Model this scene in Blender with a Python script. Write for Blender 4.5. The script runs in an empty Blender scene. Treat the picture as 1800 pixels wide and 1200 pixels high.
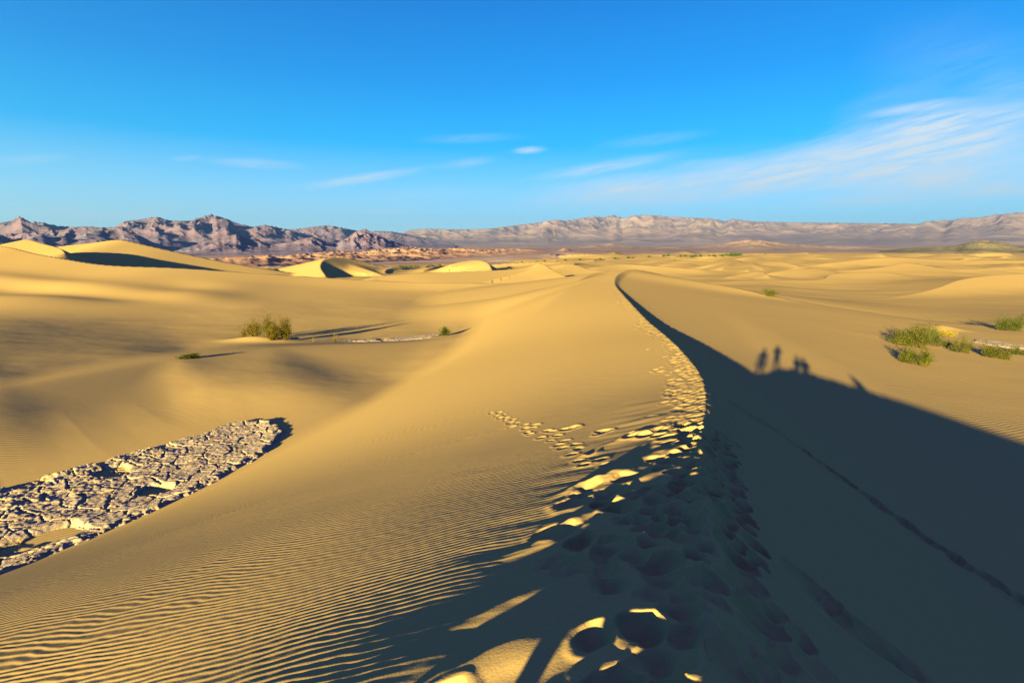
import bpy, math, random, os
import numpy as np
Q = float(os.environ.get('SCENE_Q', '1'))          # mesh density (1 = full)
rng = np.random.default_rng(7); random.seed(11)
sc = bpy.context.scene
COL = sc.collection
PITCH = math.atan(170/900)
CP, SP = math.cos(PITCH), math.sin(PITCH)
SUN_AZ, SUN_EL = math.radians(27.9), math.radians(9.9)
TOSUN = np.array([-math.sin(SUN_AZ)*math.cos(SUN_EL), -math.cos(SUN_AZ)*math.cos(SUN_EL), math.sin(SUN_EL)])

def ray(px, py):
    a = px-900.0; b = 600.0-py
    return a, 900*CP+b*SP, b*CP-900*SP
def P(px, py, Y):                                   # point seen at a picture position, Y metres ahead
    a, f, u = ray(px, py); return (a/f*Y, Y, u/f*Y)
def PZ(px, py, z):
    a, f, u = ray(px, py); t = z/u; return (a*t, f*t, z)

# ------------------------------------------------------------------ noise
def _h(ix, iy, seed):
    n = (ix.astype(np.int64)*374761393 + iy.astype(np.int64)*668265263 + seed*974634777) & 0xffffffff
    n = ((n ^ (n >> 13))*1274126177) & 0xffffffff
    return (n ^ (n >> 16)) & 0xffff
_ANG = np.linspace(0, 2*np.pi, 65536, endpoint=False)
_CX, _CY = np.cos(_ANG).astype(np.float32), np.sin(_ANG).astype(np.float32)
def noise(x, y, seed=0):
    x = np.asarray(x, np.float64); y = np.asarray(y, np.float64)
    ix = np.floor(x); iy = np.floor(y)
    fx = (x-ix).astype(np.float32); fy = (y-iy).astype(np.float32)
    ix = ix.astype(np.int64); iy = iy.astype(np.int64)
    u = fx*fx*fx*(fx*(fx*6-15)+10); v = fy*fy*fy*(fy*(fy*6-15)+10)
    def g(dx, dy):
        k = _h(ix+dx, iy+dy, seed); return _CX[k]*(fx-dx)+_CY[k]*(fy-dy)
    a = g(0, 0); b = g(1, 0); c = g(0, 1); d = g(1, 1)
    return 1.4*((a+(b-a)*u)*(1-v)+(c+(d-c)*u)*v)
def fbm(x, y, oct=4, seed=0, gain=.5, lac=2.03):
    s = 0; a = 1; t = 0
    for k in range(oct):
        s = s+a*noise(x, y, seed+k*17); t += a; a *= gain; x = x*lac+3.1; y = y*lac+1.7
    return s/t
def ridged(x, y, oct=5, seed=0, gain=.5, lac=2.07):
    s = 0; a = 1; t = 0; w = 1
    for k in range(oct):
        n = 1-np.abs(noise(x, y, seed+k*31))*1.5
        n = np.clip(n, 0, 1)**1.6
        s = s+a*n*w; w = np.clip(n*1.3, 0, 1); t += a; a *= gain; x = x*lac+5.3; y = y*lac+2.9
    return s/t
def sstep(a, b, x):
    t = np.clip((x-a)/(b-a), 0, 1); return t*t*(3-2*t)
def smax(a, b, k):
    h = np.clip(.5+.5*(a-b)/k, 0, 1); return b+(a-b)*h+k*h*(1-h)

# ------------------------------------------------------------------ thin plate floor of the dune field
CTRL = []                                           # world points (x, y, z)
def c(px, py, z=None, Y=None):
    CTRL.append(PZ(px, py, z) if z is not None else P(px, py, Y))
# left hollow with the mud, and the low rise beyond it
c(440, 775, -10.2); c(200, 880, -9.9); c(0, 960, -9.7); c(600, 720, -10.0); c(700, 665, -10.35); c(-150, 940, -9.4)
c(760, 603, Y=55.5); c(480, 613, Y=47); c(320, 633, Y=39); c(0, 686, Y=28.5); c(870, 588, Y=59); c(-200, 710, Y=26)
c(100, 740, -9.2); c(300, 705, -9.6)
c(760, 590, -11.4); c(480, 600, -11.2); c(330, 620, -10.4); c(0, 645, -9.0); c(640, 598, -11.4); c(-200, 640, -8.3)
c(200, 590, -10.3); c(450, 560, -11.3); c(700, 550, -11.8); c(850, 540, -11.8); c(0, 580, -9.4)
c(450, 520, -11.5); c(650, 520, -12.0); c(860, 520, -12.2); c(950, 500, -12.0)
# right side
for p in [(1367, 640, -8.4), (1500, 640, -9.6), (1620, 640, -9.9), (1800, 640, -9.8), (1800, 780, -8.9), (1600, 720, -9.2),
          (1450, 700, -8.5), (1800, 900, -8.2), (1700, 580, -10.4), (1450, 580, -9.9), (1353, 523, -10.3), (1250, 530, -10.4), (1500, 560, -10.2),
          (1790, 560, -10.0), (1200, 498, -11.2), (1900, 700, -9.2), (1950, 600, -9.6)]:
    c(*p)
for th, r, z in [(-60, 60, -8), (-60, 120, -9), (60, 40, -8.5), (60, 100, -10), (90, 30, -8.5), (130, 25, -8.5), (180, 40, -6), (180, 80, -9), (-130, 25, -9),
                 (-90, 25, -10), (-90, 60, -9), (-160, 30, -8), (160, 30, -8), (130, 80, -10), (-130, 80, -10), (0, 5, -9.5), (-60, 10, -9.5), (90, 10, -9)]:
    a = math.radians(th); CTRL.append((r*math.sin(a), r*math.cos(a), z))
for th in (-70, -45, -35, -25, -15, -8):
    for r, z in [(220, -13.5), (330, -15), (650, -25), (1200, -33), (2500, -35), (6000, -28), (14000, 40), (45000, 120)]:
        a = math.radians(th); CTRL.append((r*math.sin(a), r*math.cos(a), z))
for th in (5, 18, 32, 45, 70):
    for r, z in [(160, -12.3), (300, -13.5), (600, -15.5), (1100, -18.5), (2000, -25), (3200, -32), (6000, -28), (14000, 40), (45000, 120)]:
        a = math.radians(th); CTRL.append((r*math.sin(a), r*math.cos(a), z))
for th in (110, 150, 180, -150, -110):
    for r, z in [(300, -13), (1200, -22), (6000, -28), (45000, 120)]:
        a = math.radians(th); CTRL.append((r*math.sin(a), r*math.cos(a), z))
CA = np.array(CTRL)
def warp(x, y):
    r = np.hypot(x, y)+4.0; k = np.log(r)/r
    return (x*k*1.0, y*k*1.0)
def _phi(d2): return .5*d2*np.log(d2+1e-12)
_wx, _wy = warp(CA[:, 0], CA[:, 1])
n_ = len(CA)
_K = _phi((_wx[:, None]-_wx[None])**2+(_wy[:, None]-_wy[None])**2)+np.eye(n_)*0.03
_Pm = np.stack([np.ones(n_), _wx, _wy], 1)
_A = np.block([[_K, _Pm], [_Pm.T, np.zeros((3, 3))]])
_sol = np.linalg.solve(_A, np.concatenate([CA[:, 2], np.zeros(3)]))
def floor_z(x, y):
    wx, wy = warp(x, y); out = np.full(x.shape, _sol[n_])+_sol[n_+1]*wx+_sol[n_+2]*wy
    for i in range(n_):
        out += _sol[i]*_phi((wx-_wx[i])**2+(wy-_wy[i])**2)
    return out

# ------------------------------------------------------------------ dune ridges
def catmull(pts, n=10):
    p = np.array(pts, float); p = np.vstack([2*p[0]-p[1], p, 2*p[-1]-p[-2]]); out = []
    for i in range(1, len(p)-2):
        for k in range(n):
            t = k/n
            out.append(.5*((2*p[i])+(p[i+1]-p[i-1])*t+(2*p[i-1]-5*p[i]+4*p[i+1]-p[i+2])*t*t+(-p[i-1]+3*p[i]-3*p[i+1]+p[i+2])*t**3))
    out.append(p[-2]); return np.array(out)
def polyfield(x, y, line, reach):
    """nearest point of a poly-line: returns mask indices, distance, side (+ = right), interpolated columns"""
    lo = line[:, :2].min(0)-reach; hi = line[:, :2].max(0)+reach
    if x.max() < lo[0] or x.min() > hi[0] or y.max() < lo[1] or y.min() > hi[1]: idx = np.zeros(0, int); return idx, idx, idx, np.zeros((line.shape[1], 0))
    idx = np.nonzero((x > lo[0]) & (x < hi[0]) & (y > lo[1]) & (y < hi[1]))[0]
    X = x[idx]; Y = y[idx]
    best = np.full(X.shape, 1e18); side = np.zeros(X.shape); vals = np.zeros((line.shape[1], X.size)); 
    for i in range(len(line)-1):
        a = line[i]; b = line[i+1]; dx, dy = b[0]-a[0], b[1]-a[1]; L2 = dx*dx+dy*dy
        t = np.clip(((X-a[0])*dx+(Y-a[1])*dy)/L2, 0, 1)
        ex = X-a[0]-t*dx; ey = Y-a[1]-t*dy; d2 = ex*ex+ey*ey
        m = d2 < best
        if not m.any(): continue
        best[m] = d2[m]
        cr = (ex*dy-ey*dx)/math.sqrt(L2)
        side[m] = (cr/np.sqrt(d2+1e-9))[m]
        vals[:, m] = a[:, None]+(b-a)[:, None]*t[m]
    return idx, np.sqrt(best), side, vals
# every dune: points (x, y, z, left slope, left break distance, slope after it, slip height, slope beyond the slip)
def dune(h, x, y, line, reach, k=.5, slip=.62, lround=0.0, main=False, rise=False):
    idx, d, s, v = polyfield(x, y, line, reach)
    if idx.size == 0: return
    z, sl, wl, sl2, hs, sr = v[2], v[3], v[4], v[5], v[6], v[7]
    if rise: lround = .9
    dl = np.sqrt(d*d+lround*lround)-lround
    e = dl-wl; kk = wl*.05+.3
    left = sl*dl+(sl2-sl)*.5*(e+np.sqrt(e*e+kk*kk)-(np.sqrt(wl*wl+kk*kk)-wl))
    ws = hs/slip; e = d-ws; k2 = ws*.25+.02
    if rise: right = sr*dl
    else: right = slip*d+(sr-slip)*.5*(e+np.sqrt(e*e+k2*k2)-(np.sqrt(ws*ws+k2*k2)-ws))
    w = .5+.5*np.clip(s, -1, 1)
    w = w*w*(3-2*w)
    zz = z-(left*(1-w)+right*w)
    if main:
        X, Y = x[idx], y[idx]; _, fz = flank(X, Y); t = (1-sstep(62, 84, Y))*(s < 0)
        zz = np.where(s < 0, zz+(fz-zz)*t, zz)
    if rise: k = .3
    if main: k = np.where(s > 0, .6+2.2*sstep(3, 12, d), k)
    h[idx] = smax(zz, h[idx], k)
def D(px, py, Y, *a): return P(px, py, Y)+tuple(a)
MAIN = [  # x, y, z, left slope, width, slope2, slip height, right slope
    (16, -46, -5.5, .30, 12, .4, 1.5, .30),
    (9, -26, -3.4, .28, 12, .4, 2.5, .30),
    (4.9, -12, -1.88, .25, 17, .5, 2.8, .30),
    (2.2, -5, -1.30, .28, 17, .5, 2.6, .30),
    (.70, 0, -1.37, .30, 17, .5, 2.4, .30),
    (.85, 1.8, -1.75, .31, 17, .5, 2.4, .30),
    D(1237, 1000, 3.0, .325, 17, .5, 2.4, .28),
    D(1232, 850, 5.05, .335, 17, .5, 2.4, .26),
    D(1232, 760, 7.95, .355, 17, .5, 2.4, .24),
    D(1240, 700, 11.3, .335, 17, .5, 2.3, .20),
    D(1225, 650, 16.2, .30, 17, .5, 2.2, .17),
    (7.6, 24, -4.5, .255, 14.5, .5, 1.8, .15),
    (9.2, 35, -5.0, .23, 12, .5, 1.2, .13),
    (11.4, 52, -5.1, .15, 8, .45, .7, .12),
    (13.6, 68, -5.0, .12, 6, .4, .35, .12),
    (17.0, 82, -4.6, .20, 2, .26, .5, .13),
    (21.5, 92, -4.35, .19, 2, .26, .3, .13),
    (27, 98, -5.2, .19, 2, .24, .2, .14),
    (34, 100, -6.9, .19, 2, .22, .2, .14),
]
DUNES = [
 # low rise between the mud hollow and the bushes (index 0; its near side is the dim one)
 # front left dune, sunny face towards the sun
 ([D(-330, 436, 122, .20, 16, .12, 3, .25), D(-150, 428, 121, .21, 16, .12, 3, .25), D(0, 432, 119, .22, 16, .12, 4, .2), D(55, 444, 117, .22, 14, .12, 4, .2), D(110, 454, 116, .22, 12, .11, 4, .2), D(190, 466, 116, .2, 10, .10, 3, .2),
   D(315, 471, 120, .15, 9, .08, 2, .2), D(450, 480, 126, .15, 9, .07, 1.2, .15), D(560, 487, 133, .17, 9, .07, .6, .15),
   D(700, 495, 140, .17, 9, .06, .4, .15), D(850, 498, 144, .17, 9, .06, .3, .15), D(960, 500, 146, .17, 9, .06, .3, .15)], 75, 1.2),
 # dune behind with a rounded nose, casting the long shadow
 ([D(-260, 436, 168, .24, 20, .2, 3, .4), D(-40, 440, 164, .24, 20, .2, 5, .4), D(10, 432, 162, .24, 20, .2, 6, .4), D(45, 421, 160, .24, 20, .2, 7, .4), D(75, 428, 156, .24, 20, .2, 6, .4), D(104, 436, 150, .24, 20, .2, 4, .4),
   D(114, 444, 143, .24, 20, .2, 2, .4)], 60, .5),
 # tall sunny dune
 ([D(-60, 440, 200, .22, 30, .2, 3, .3), D(60, 438, 199, .22, 30, .2, 3, .3), D(120, 431, 198, .22, 30, .2, 5, .4), D(170, 426, 197, .22, 30, .2, 6, .4), D(212, 421, 196, .22, 30, .2, 6, .4), D(255, 430, 196, .22, 30, .2, 6, .4),
   D(300, 440, 197, .2, 25, .2, 5, .4), D(400, 461, 202, .2, 20, .15, 3, .3), D(500, 477, 210, .18, 15, .15, 2, .3), D(560, 486, 218, .18, 10, .15, 1, .3)], 80, .8),
 # small sharp dune with a black slip face
 ([D(572, 484, 205, .235, 20, .18, 1, .35), D(563, 470, 215, .235, 20, .18, 4.5, .35), D(566, 459, 224, .235, 20, .18, 5.5, .3), D(578, 453, 232, .2, 20, .2, 5, .2), D(605, 453, 242, .2, 20, .2, 3, .2), D(650, 462, 252, .18, 20, .2, 2, .2),
   D(700, 472, 262, .15, 20, .2, 1, .2), D(745, 479, 270, .15, 20, .2, 1, .2)], 60, .6),
 ([D(755, 476, 260, .2, 20, .2, 1, .3), D(800, 462, 262, .165, 20, .14, 2, .3), D(838, 457, 258, .165, 20, .14, 4, .3), D(857, 462, 250, .165, 20, .14, 4, .3), D(864, 474, 238, .165, 20, .14, 2.5, .3)], 60, .6),
 # brown fronted dune left of the main ridge's end
 ([D(660, 486, 160, .10, 10, .08, .8, .3), D(740, 480, 166, .09, 10, .08, 1.5, .3), D(850, 476, 172, .08, 10, .08, 2, .35), D(920, 471, 176, .08, 10, .08, 3, .35), D(950, 463, 178, .09, 10, .08, 4.5, .4), D(968, 472, 168, .12, 10, .1, 4.5, .35), D(985, 481, 156, .14, 8, .1, 3, .3),
   D(1003, 490, 146, .14, 8, .1, 1, .2)], 45, .6),
 # low dunes at the left foot of the end of the ridge
 ([D(985, 512, 92, .14, 6, .14, .2, .12), D(1015, 494, 104, .15, 6, .14, .4, .12), D(1042, 481, 116, .16, 8, .14, .8, .2), D(1070, 477, 124, .16, 8, .14, .8, .2), D(1110, 478, 130, .16, 8, .14, .5, .2)], 30, .6),
 # right field
 ([D(1420, 560, 96, .05, 8, .03, .3, .08), D(1480, 541, 108, .10, 8, .04, .3, .07), D(1560, 529, 118, .14, 10, .07, .4, .07), D(1640, 508, 132, .16, 12, .09, .5, .08), D(1700, 489, 152, .17, 16, .1, .8, .08), D(1790, 481, 165, .17, 18, .1, 1, .1), D(1920, 478, 175, .17, 18, .1, 1, .1), D(2100, 476, 180, .17, 18, .1, 1, .1)], 70, 1.5),
 ([D(1230, 500, 150, .15, 8, .1, .4, .1), D(1330, 494, 165, .16, 10, .1, .6, .1), D(1440, 492, 176, .14, 8, .1, .8, .1), D(1466, 481, 196, .15, 10, .1, .8, .12), D(1560, 478, 210, .12, 10, .1, .8, .12)], 60, 1.5),
 ([D(1360, 478, 215, .14, 8, .1, .8, .12), D(1400, 473, 225, .10, 8, .1, 2.6, .2), D(1440, 472, 232, .1, 8, .1, 3, .2), D(1466, 475, 238, .1, 8, .1, 1.5, .2), D(1540, 470, 250, .14, 10, .1, .8, .12), D(1600, 461, 275, .16, 12, .1, .8, .12), D(1640, 470, 262, .12, 10, .1, 1.5, .15),
   D(1700, 472, 255, .1, 10, .1, 1, .15), D(1780, 468, 262, .15, 12, .1, 1, .12), D(1900, 464, 270, .15, 12, .1, 1, .12)], 90, 1.5),
 ([D(1280, 486, 185, .14, 8, .1, .8, .12), D(1334, 477, 200, .15, 8, .1, 1.6, .2), D(1350, 484, 186, .12, 8, .1, .8, .2)], 45, 1.0),
 ([D(1450, 462, 330, .12, 12, .1, 1, .12), D(1560, 452, 350, .16, 14, .1, 1, .12), D(1660, 456, 360, .16, 14, .1, 1.4, .14), D(1800, 457, 380, .16, 14, .1, 1, .12), D(1950, 455, 380, .16, 14, .1, 1, .12)], 110, 2),
 ([D(1040, 470, 230, .15, 8, .1, 1, .15), D(1090, 464, 250, .16, 10, .1, 1.4, .2), D(1150, 467, 245, .14, 10, .1, 1.2, .2), D(1230, 473, 235, .14, 8, .1, 1, .2)], 60, 1.2),
 ([D(930, 472, 240, .15, 8, .1, 1, .15), D(1000, 464, 250, .16, 10, .1, 1.4, .2), D(1040, 474, 215, .14, 8, .1, 1.2, .2), D(1100, 478, 200, .1, 8, .1, .5, .2)], 50, 1.2),
]
# seeded lesser dunes further out on the sand sheet: crescents with their slip faces down sun
_r = random.Random(5)
for i in range(150):
    th = math.radians(_r.uniform(-20, 52) if i > 18 else _r.uniform(-30, 0))
    lo, hi = (270, 560) if th < math.radians(3) else (280, 1500)
    r = lo*(hi/lo)**_r.random()
    if th < math.radians(-5) and r > 420: r = _r.uniform(270, 420)
    sz = _r.uniform(9, 22)*(r/300)**.55; a = math.radians(_r.gauss(-22, 16))
    x0, y0 = r*math.sin(th), r*math.cos(th); hh = sz*_r.uniform(.10, .17)
    pts = []
    for t in (-1.3, -.7, 0, .7, 1.3):
        u = t*sz*1.5; w = -t*t*sz*.25*_r.uniform(.5, 1.5)
        pts.append([x0-u*math.sin(a)*-1*.0+u*math.cos(a)*0+u*math.sin(-a)+w*-1*math.cos(a)*.6, y0+u*math.cos(a)+w*math.sin(a), hh*(1-.55*t*t/1.69), .16, 12, .1, hh*.5, .2])
    DUNES.append((pts, sz*2.2, 1.2, 'rel'))

FLANK_BLUR = 5.0
def sweep_dune(h, x, y, pts, reach, k, rnd=0):
    line = catmull(pts, 16); q = np.maximum.accumulate(line[:, 0]); xs = np.arange(q[0]-reach, q[-1]+reach, .5)
    cols = [np.interp(xs, q, line[:, i]) for i in (1, 2, 3, 4, 5, 6, 7)]
    cols[1] = cols[1]-.15*np.maximum(0, np.maximum(q[0]-xs, xs-q[-1]))
    ker = np.hanning(23); ker /= ker.sum()
    cols = [np.convolve(np.pad(c_, 11, mode='edge'), ker, 'valid') for c_ in cols]
    idx = np.nonzero((x > xs[0]) & (x < xs[-1]) & (y > line[:, 1].min()-reach*1.6) & (y < line[:, 1].max()+reach))[0]
    if idx.size == 0: return
    X = x[idx]; cy, z, sl, wl, sl2, hs, sr = [np.interp(X, xs, c_) for c_ in cols]
    d = cy-y[idx]; df = np.maximum(d, 0); db = np.maximum(-d, 0)
    if rnd: df = np.sqrt(df*df+rnd*rnd)-rnd; db = np.sqrt(db*db+rnd*rnd)-rnd
    e = df-wl; kk = wl*.35+.3; left = sl*df+(sl2-sl)*.5*(e+np.sqrt(e*e+kk*kk)-(np.sqrt(wl*wl+kk*kk)-wl))
    ws = hs/.62; e = db-ws; k2 = ws*.25+.02; right = .62*db+(sr-.62)*.5*(e+np.sqrt(e*e+k2*k2)-(np.sqrt(ws*ws+k2*k2)-ws))
    h[idx] = smax(z-left-right, h[idx], k)
SWEEP = []
DUNE_LINES = []
for i_, dn in enumerate(DUNES):
    if i_ in (0, 2, 7, 8, 9, 11, 12): SWEEP.append(dn); continue
    pts = [list(p) for p in dn[0]]
    if len(dn) == 3 and dn not in (DUNES[3], DUNES[6]): pts = pts[::-1]
    if len(dn) == 4:
        pa = np.array(pts); zz = floor_z(pa[:, 0], pa[:, 1])
        for p, z in zip(pts, zz): p[2] += z
    DUNE_LINES.append((catmull(pts, 3 if len(dn) == 4 else 8), dn[1], dn[2]))
MAIN_LINE = catmull(MAIN, 8)
RISE = [(-34.5, 8, -6.9, .13, 14, .13, .02, .10), (-32.8, 17, -7.5, .13, 14, .13, .02, .10), (-31.3, 23.2, -7.95, .14, 14, .13, .02, .10), D(0, 683, 29, .14, 14, .12, .02, .12), D(160, 655, 34, .13, 14, .11, .02, .13), D(320, 630, 40.5, .11, 14, .10, .02, .13), D(480, 611, 47.5, .09, 14, .08, .02, .13),
        D(620, 604, 52.5, .07, 14, .06, .02, .13), D(760, 600, 56.5, .05, 14, .05, .02, .12), D(860, 588, 60, .04, 14, .04, .02, .1)]
_ru, _rv = .55, .835
RISE_R = [(p[0]*_ru+p[1]*_rv, -p[0]*_rv+p[1]*_ru)+tuple(p[2:]) for p in RISE]
# windward flank of the main ridge: swept along one direction so that it stays smooth at any distance from the crest
WV = np.array([.30, .954]); VV = np.array([-.954, .30])
_ml = catmull(MAIN, 24); _q = _ml[:, :2] @ WV; _cv = _ml[:, :2] @ VV
QT = np.arange(_q[0], _q.max(), .1); _k = np.maximum.accumulate(_q)
FT = np.stack([np.interp(QT, _k, c_) for c_ in (_cv, _ml[:, 2], _ml[:, 3], _ml[:, 4], _ml[:, 5])])
def _blur(a, sg):
    w = int(sg*30); k = np.exp(-.5*(np.arange(-w, w+1)*.1/sg)**2); k /= k.sum()
    n = len(a); m = np.interp(np.arange(-w, n+w), [-w, 0], [a[0]+(a[0]-a[10])/10*w, a[0]]) ; m[w:w+n] = a; m[w+n:] = a[-1]+(a[-1]-a[-11])/10*np.arange(1, w+1)
    return np.convolve(m, k, 'valid')
FS1 = np.stack([_blur(r_, .7) for r_ in FT]); FS2 = np.stack([_blur(r_, FLANK_BLUR) for r_ in FT])
def flank(x, y):
    q = x*WV[0]+y*WV[1]; pv = x*VV[0]+y*VV[1]
    def z_of(T):
        cv, z, sl, wl, sl2 = [np.interp(q, QT, r_) for r_ in T]
        d = np.maximum(pv-cv, 0); e = d-wl; kk = wl*.05+.3
        return d, z-(sl*d+(sl2-sl)*.5*(e+np.sqrt(e*e+kk*kk)-(np.sqrt(wl*wl+kk*kk)-wl)))
    d, z1 = z_of(FS1); _, z2 = z_of(FS2); t = sstep(.8, 5.5, d)
    return d, z1+(z2-z1)*t
def far_height(x, y): return floor_z(x.ravel(), y.ravel()).reshape(x.shape)
def base_height(x, y):
    shape = x.shape; x = np.ascontiguousarray(x, np.float64).ravel(); y = np.ascontiguousarray(y, np.float64).ravel()
    h = floor_z(x, y); r = np.hypot(x, y); th = np.arctan2(x, y)
    # broad undulation of the sand sheet
    sandm = sstep(90, 240, r)*(1-sstep(900, 2200, r))*sstep(-.45, -.2, th)
    h += sandm*1.6*fbm(x/70+.3, y/46, 4, 3)*np.clip(r/350, .5, 1.6)
    h += sandm*.5*(ridged(x/38, y/30, 2, 9)-.5)*sstep(160, 300, r)
    h += (.09+.16*sstep(120, 200, r))*fbm(x/14, y/11, 3, 21)*sstep(18, 40, r)*(1-sstep(500, 900, r))
    h += (.005*noise(x*.8, y*1.2, 31)+.010*noise(x*.21, y*.3, 33))*sstep(10, 20, r)*(1-sstep(90, 160, r))
    near = r < 110
    if near.any():
        xr, yr, hr = x[near], y[near], h[near]; sweep_dune(hr, xr*_ru+yr*_rv, -xr*_rv+yr*_ru, RISE_R, 45, .3, 1.6); h[near] = hr
    for dn in SWEEP: sweep_dune(h, x, y, dn[0], dn[1], dn[2])
    for line, reach, k in DUNE_LINES: dune(h, x, y, line, reach, k)
    for (bx, by, bz), am, sx, sy, an in BUMPS:
        ca, sa = math.cos(an), math.sin(an); u = (x-bx)*ca+(y-by)*sa; v = -(x-bx)*sa+(y-by)*ca
        h += am*np.exp(-.5*((u/sx)**2+(v/sy)**2))
    m_ = (x > -42) & (x < 0) & (y > 2) & (y < 40)
    if m_.any():
        M = sstep(-7.5, .8, poly_sd(x[m_], y[m_], MUDPOLY))*.9; h[m_] += (-10.05+.012*(x[m_]+14)-h[m_])*M
    dune(h, x, y, MAIN_LINE, 62, .6, .60, .35, True)
    h += .12*np.exp(-.5*(((x-.45)/.75)**2+((y+1.1)/1.2)**2))+.15*np.exp(-.5*(((x+.88)/.75)**2+((y+1.0)/.9)**2))
    h -= .12*MUDMASK(x, y)
    return h.reshape(shape)
BUMPS = []
MUDPOLY = [PZ(px, py, -10.1)[:2] for px, py in [(-160, 900), (0, 862), (60, 845), (130, 826), (200, 808), (270, 786), (325, 772), (350, 765), (375, 756), (405, 748), (445, 741), (480, 744),
           (500, 756), (497, 772), (470, 800), (430, 824), (370, 858), (320, 888), (230, 930), (130, 975), (60, 1010), (0, 1040), (-160, 1090)]]
def poly_sd(x, y, poly):
    n = len(poly); best = np.full(x.shape, 1e18); ins = np.zeros(x.shape, bool)
    for i in range(n):
        ax, ay = poly[i]; bx, by = poly[(i+1) % n]; dx, dy = bx-ax, by-ay
        t = np.clip(((x-ax)*dx+(y-ay)*dy)/(dx*dx+dy*dy), 0, 1)
        best = np.minimum(best, (x-ax-t*dx)**2+(y-ay-t*dy)**2)
        cond = ((ay > y) != (by > y)); 
        with np.errstate(divide='ignore', invalid='ignore'):
            xi = (bx-ax)*(y-ay)/((by-ay) if by != ay else 1e-9)+ax
        ins ^= cond & (x < xi)
    d = np.sqrt(best); return np.where(ins, d, -d)
def MUDMASK(x, y):
    out = np.zeros(x.shape); m = (x > -36) & (x < -4) & (y > 6) & (y < 36)
    out[m] = sstep(0, 1.5, poly_sd(x[m], y[m], MUDPOLY)); return out
def hit(px, py, lo=1.0, hi=4000):
    """first ground point seen at a picture position"""
    a, f, u = ray(px, py); L = math.hypot(a, f)
    r = np.geomspace(lo, hi, 900); x = a/L*r; y = f/L*r
    d = base_height(x, y)-u/L*r
    k = np.nonzero(d > 0)[0]
    if k.size == 0: return (x[-1], y[-1], u/L*r[-1])
    k = k[0]
    r2 = np.linspace(r[max(k-1, 0)], r[k], 40); x = a/L*r2; y = f/L*r2
    d = base_height(x, y)-u/L*r2; j = np.nonzero(d > 0)[0]; j = j[0] if j.size else -1
    return (float(x[j]), float(y[j]), float(u/L*r2[j]))
def _b(px, py, am, sx, sy, an): return (hit(px, py, 5), am, sx, sy, an)
BUMPS = [_b(*q) for q in [(235, 512, -.7, 8, 6, .1), (320, 500, -.5, 5, 3.5, .3), (340, 522, .6, 6, 5, .5), (60, 496, .45, 14, 3.0, .0), (90, 509, -.6, 12, 3, .0)]]
BUMPS += [((-29.0, 57.8, 0), .55, 2.3, 1.1, 0), (hit(1610, 600, 5), .25, 2.5, 1.2, -.4), (hit(1655, 577, 5), .7, 1.5, 1.0, .2)]
def gz(x, y): return float(base_height(np.array([x]), np.array([y]))[0])

# ------------------------------------------------------------------ the ground sheet
def mesh_grid(name, X, Y, Z, mat, wrap=False, attrs=None, smooth=True, parent=None):
    R, Cn = X.shape
    me = bpy.data.meshes.new(name)
    co = np.stack([X, Y, Z], -1).astype(np.float32).reshape(-1, 3)
    i = np.arange(R-1)[:, None]; j = np.arange(Cn if wrap else Cn-1)[None]
    j2 = (j+1) % Cn
    f = np.stack([i*Cn+j, i*Cn+j2, (i+1)*Cn+j2, (i+1)*Cn+j], -1).reshape(-1, 4).astype(np.int32)
    me.vertices.add(len(co)); me.vertices.foreach_set('co', co.ravel())
    me.loops.add(f.size); me.loops.foreach_set('vertex_index', f.ravel())
    me.polygons.add(len(f)); me.polygons.foreach_set('loop_start', np.arange(0, f.size, 4, dtype=np.int32))
    me.polygons.foreach_set('use_smooth', np.full(len(f), smooth))
    me.update(calc_edges=True)
    for k, v in (attrs or {}).items():
        at = me.attributes.new(k, 'FLOAT', 'POINT'); at.data.foreach_set('value', v.astype(np.float32).ravel())
    me.materials.append(mat)
    o = bpy.data.objects.new(name, me); COL.objects.link(o); o.parent = parent
    return o

# ---- footprints: centres in world metres (x, y, radius, depth)
def main_line(): return catmull(MAIN, 12)
def make_prints():
    L = main_line(); L = L[(L[:, 1] > -6)]
    seg = np.hypot(np.diff(L[:, 0]), np.diff(L[:, 1])); s = np.concatenate([[0], np.cumsum(seg)])
    R = random.Random(3); out = []
    smax_ = s[-1]-22; u = 0
    while u < smax_:
        x, y = np.interp(u, s, L[:, 0]), np.interp(u, s, L[:, 1]); x2, y2 = np.interp(u+.1, s, L[:, 0]), np.interp(u+.1, s, L[:, 1])
        tx, ty = (x2-x)/.1, (y2-y)/.1; nx, ny = ty, -tx
        wl = .55+.25*math.sin(u*.37)+.12*math.sin(u*1.3); wr = .45+.1*math.sin(u*.8+1)
        if y > 40: wl += .2
        n = 8 if y < 14 else 3
        for _ in range(n):
            v = R.uniform(-wl, wr)
            if R.random() < .05: v = -wl-abs(R.gauss(0, .35))
            rr = R.uniform(.11, .19) if y < 9 else R.uniform(.10, .19)
            cx_, cy_ = x+nx*v+R.gauss(0, .03), y+ny*v
            if any((cx_-o_[0])**2+(cy_-o_[1])**2 < (.165 if y < 9 else .13)**2 for o_ in out[-40:]): continue
            out.append((cx_+(.06*nx if y < 9 else 0), cy_, rr*(1 if y < 30 else 1.25), rr*R.uniform(.34, .68)*(1 if v > -wl else .8)*(1.1 if y < 3.6 else 1.55 if y < 9 else (.46 if y < 30 else .42)), math.atan2(ty, tx)+R.gauss(0, .3)))
        u += .12 if y < 30 else .2
    return out
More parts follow.
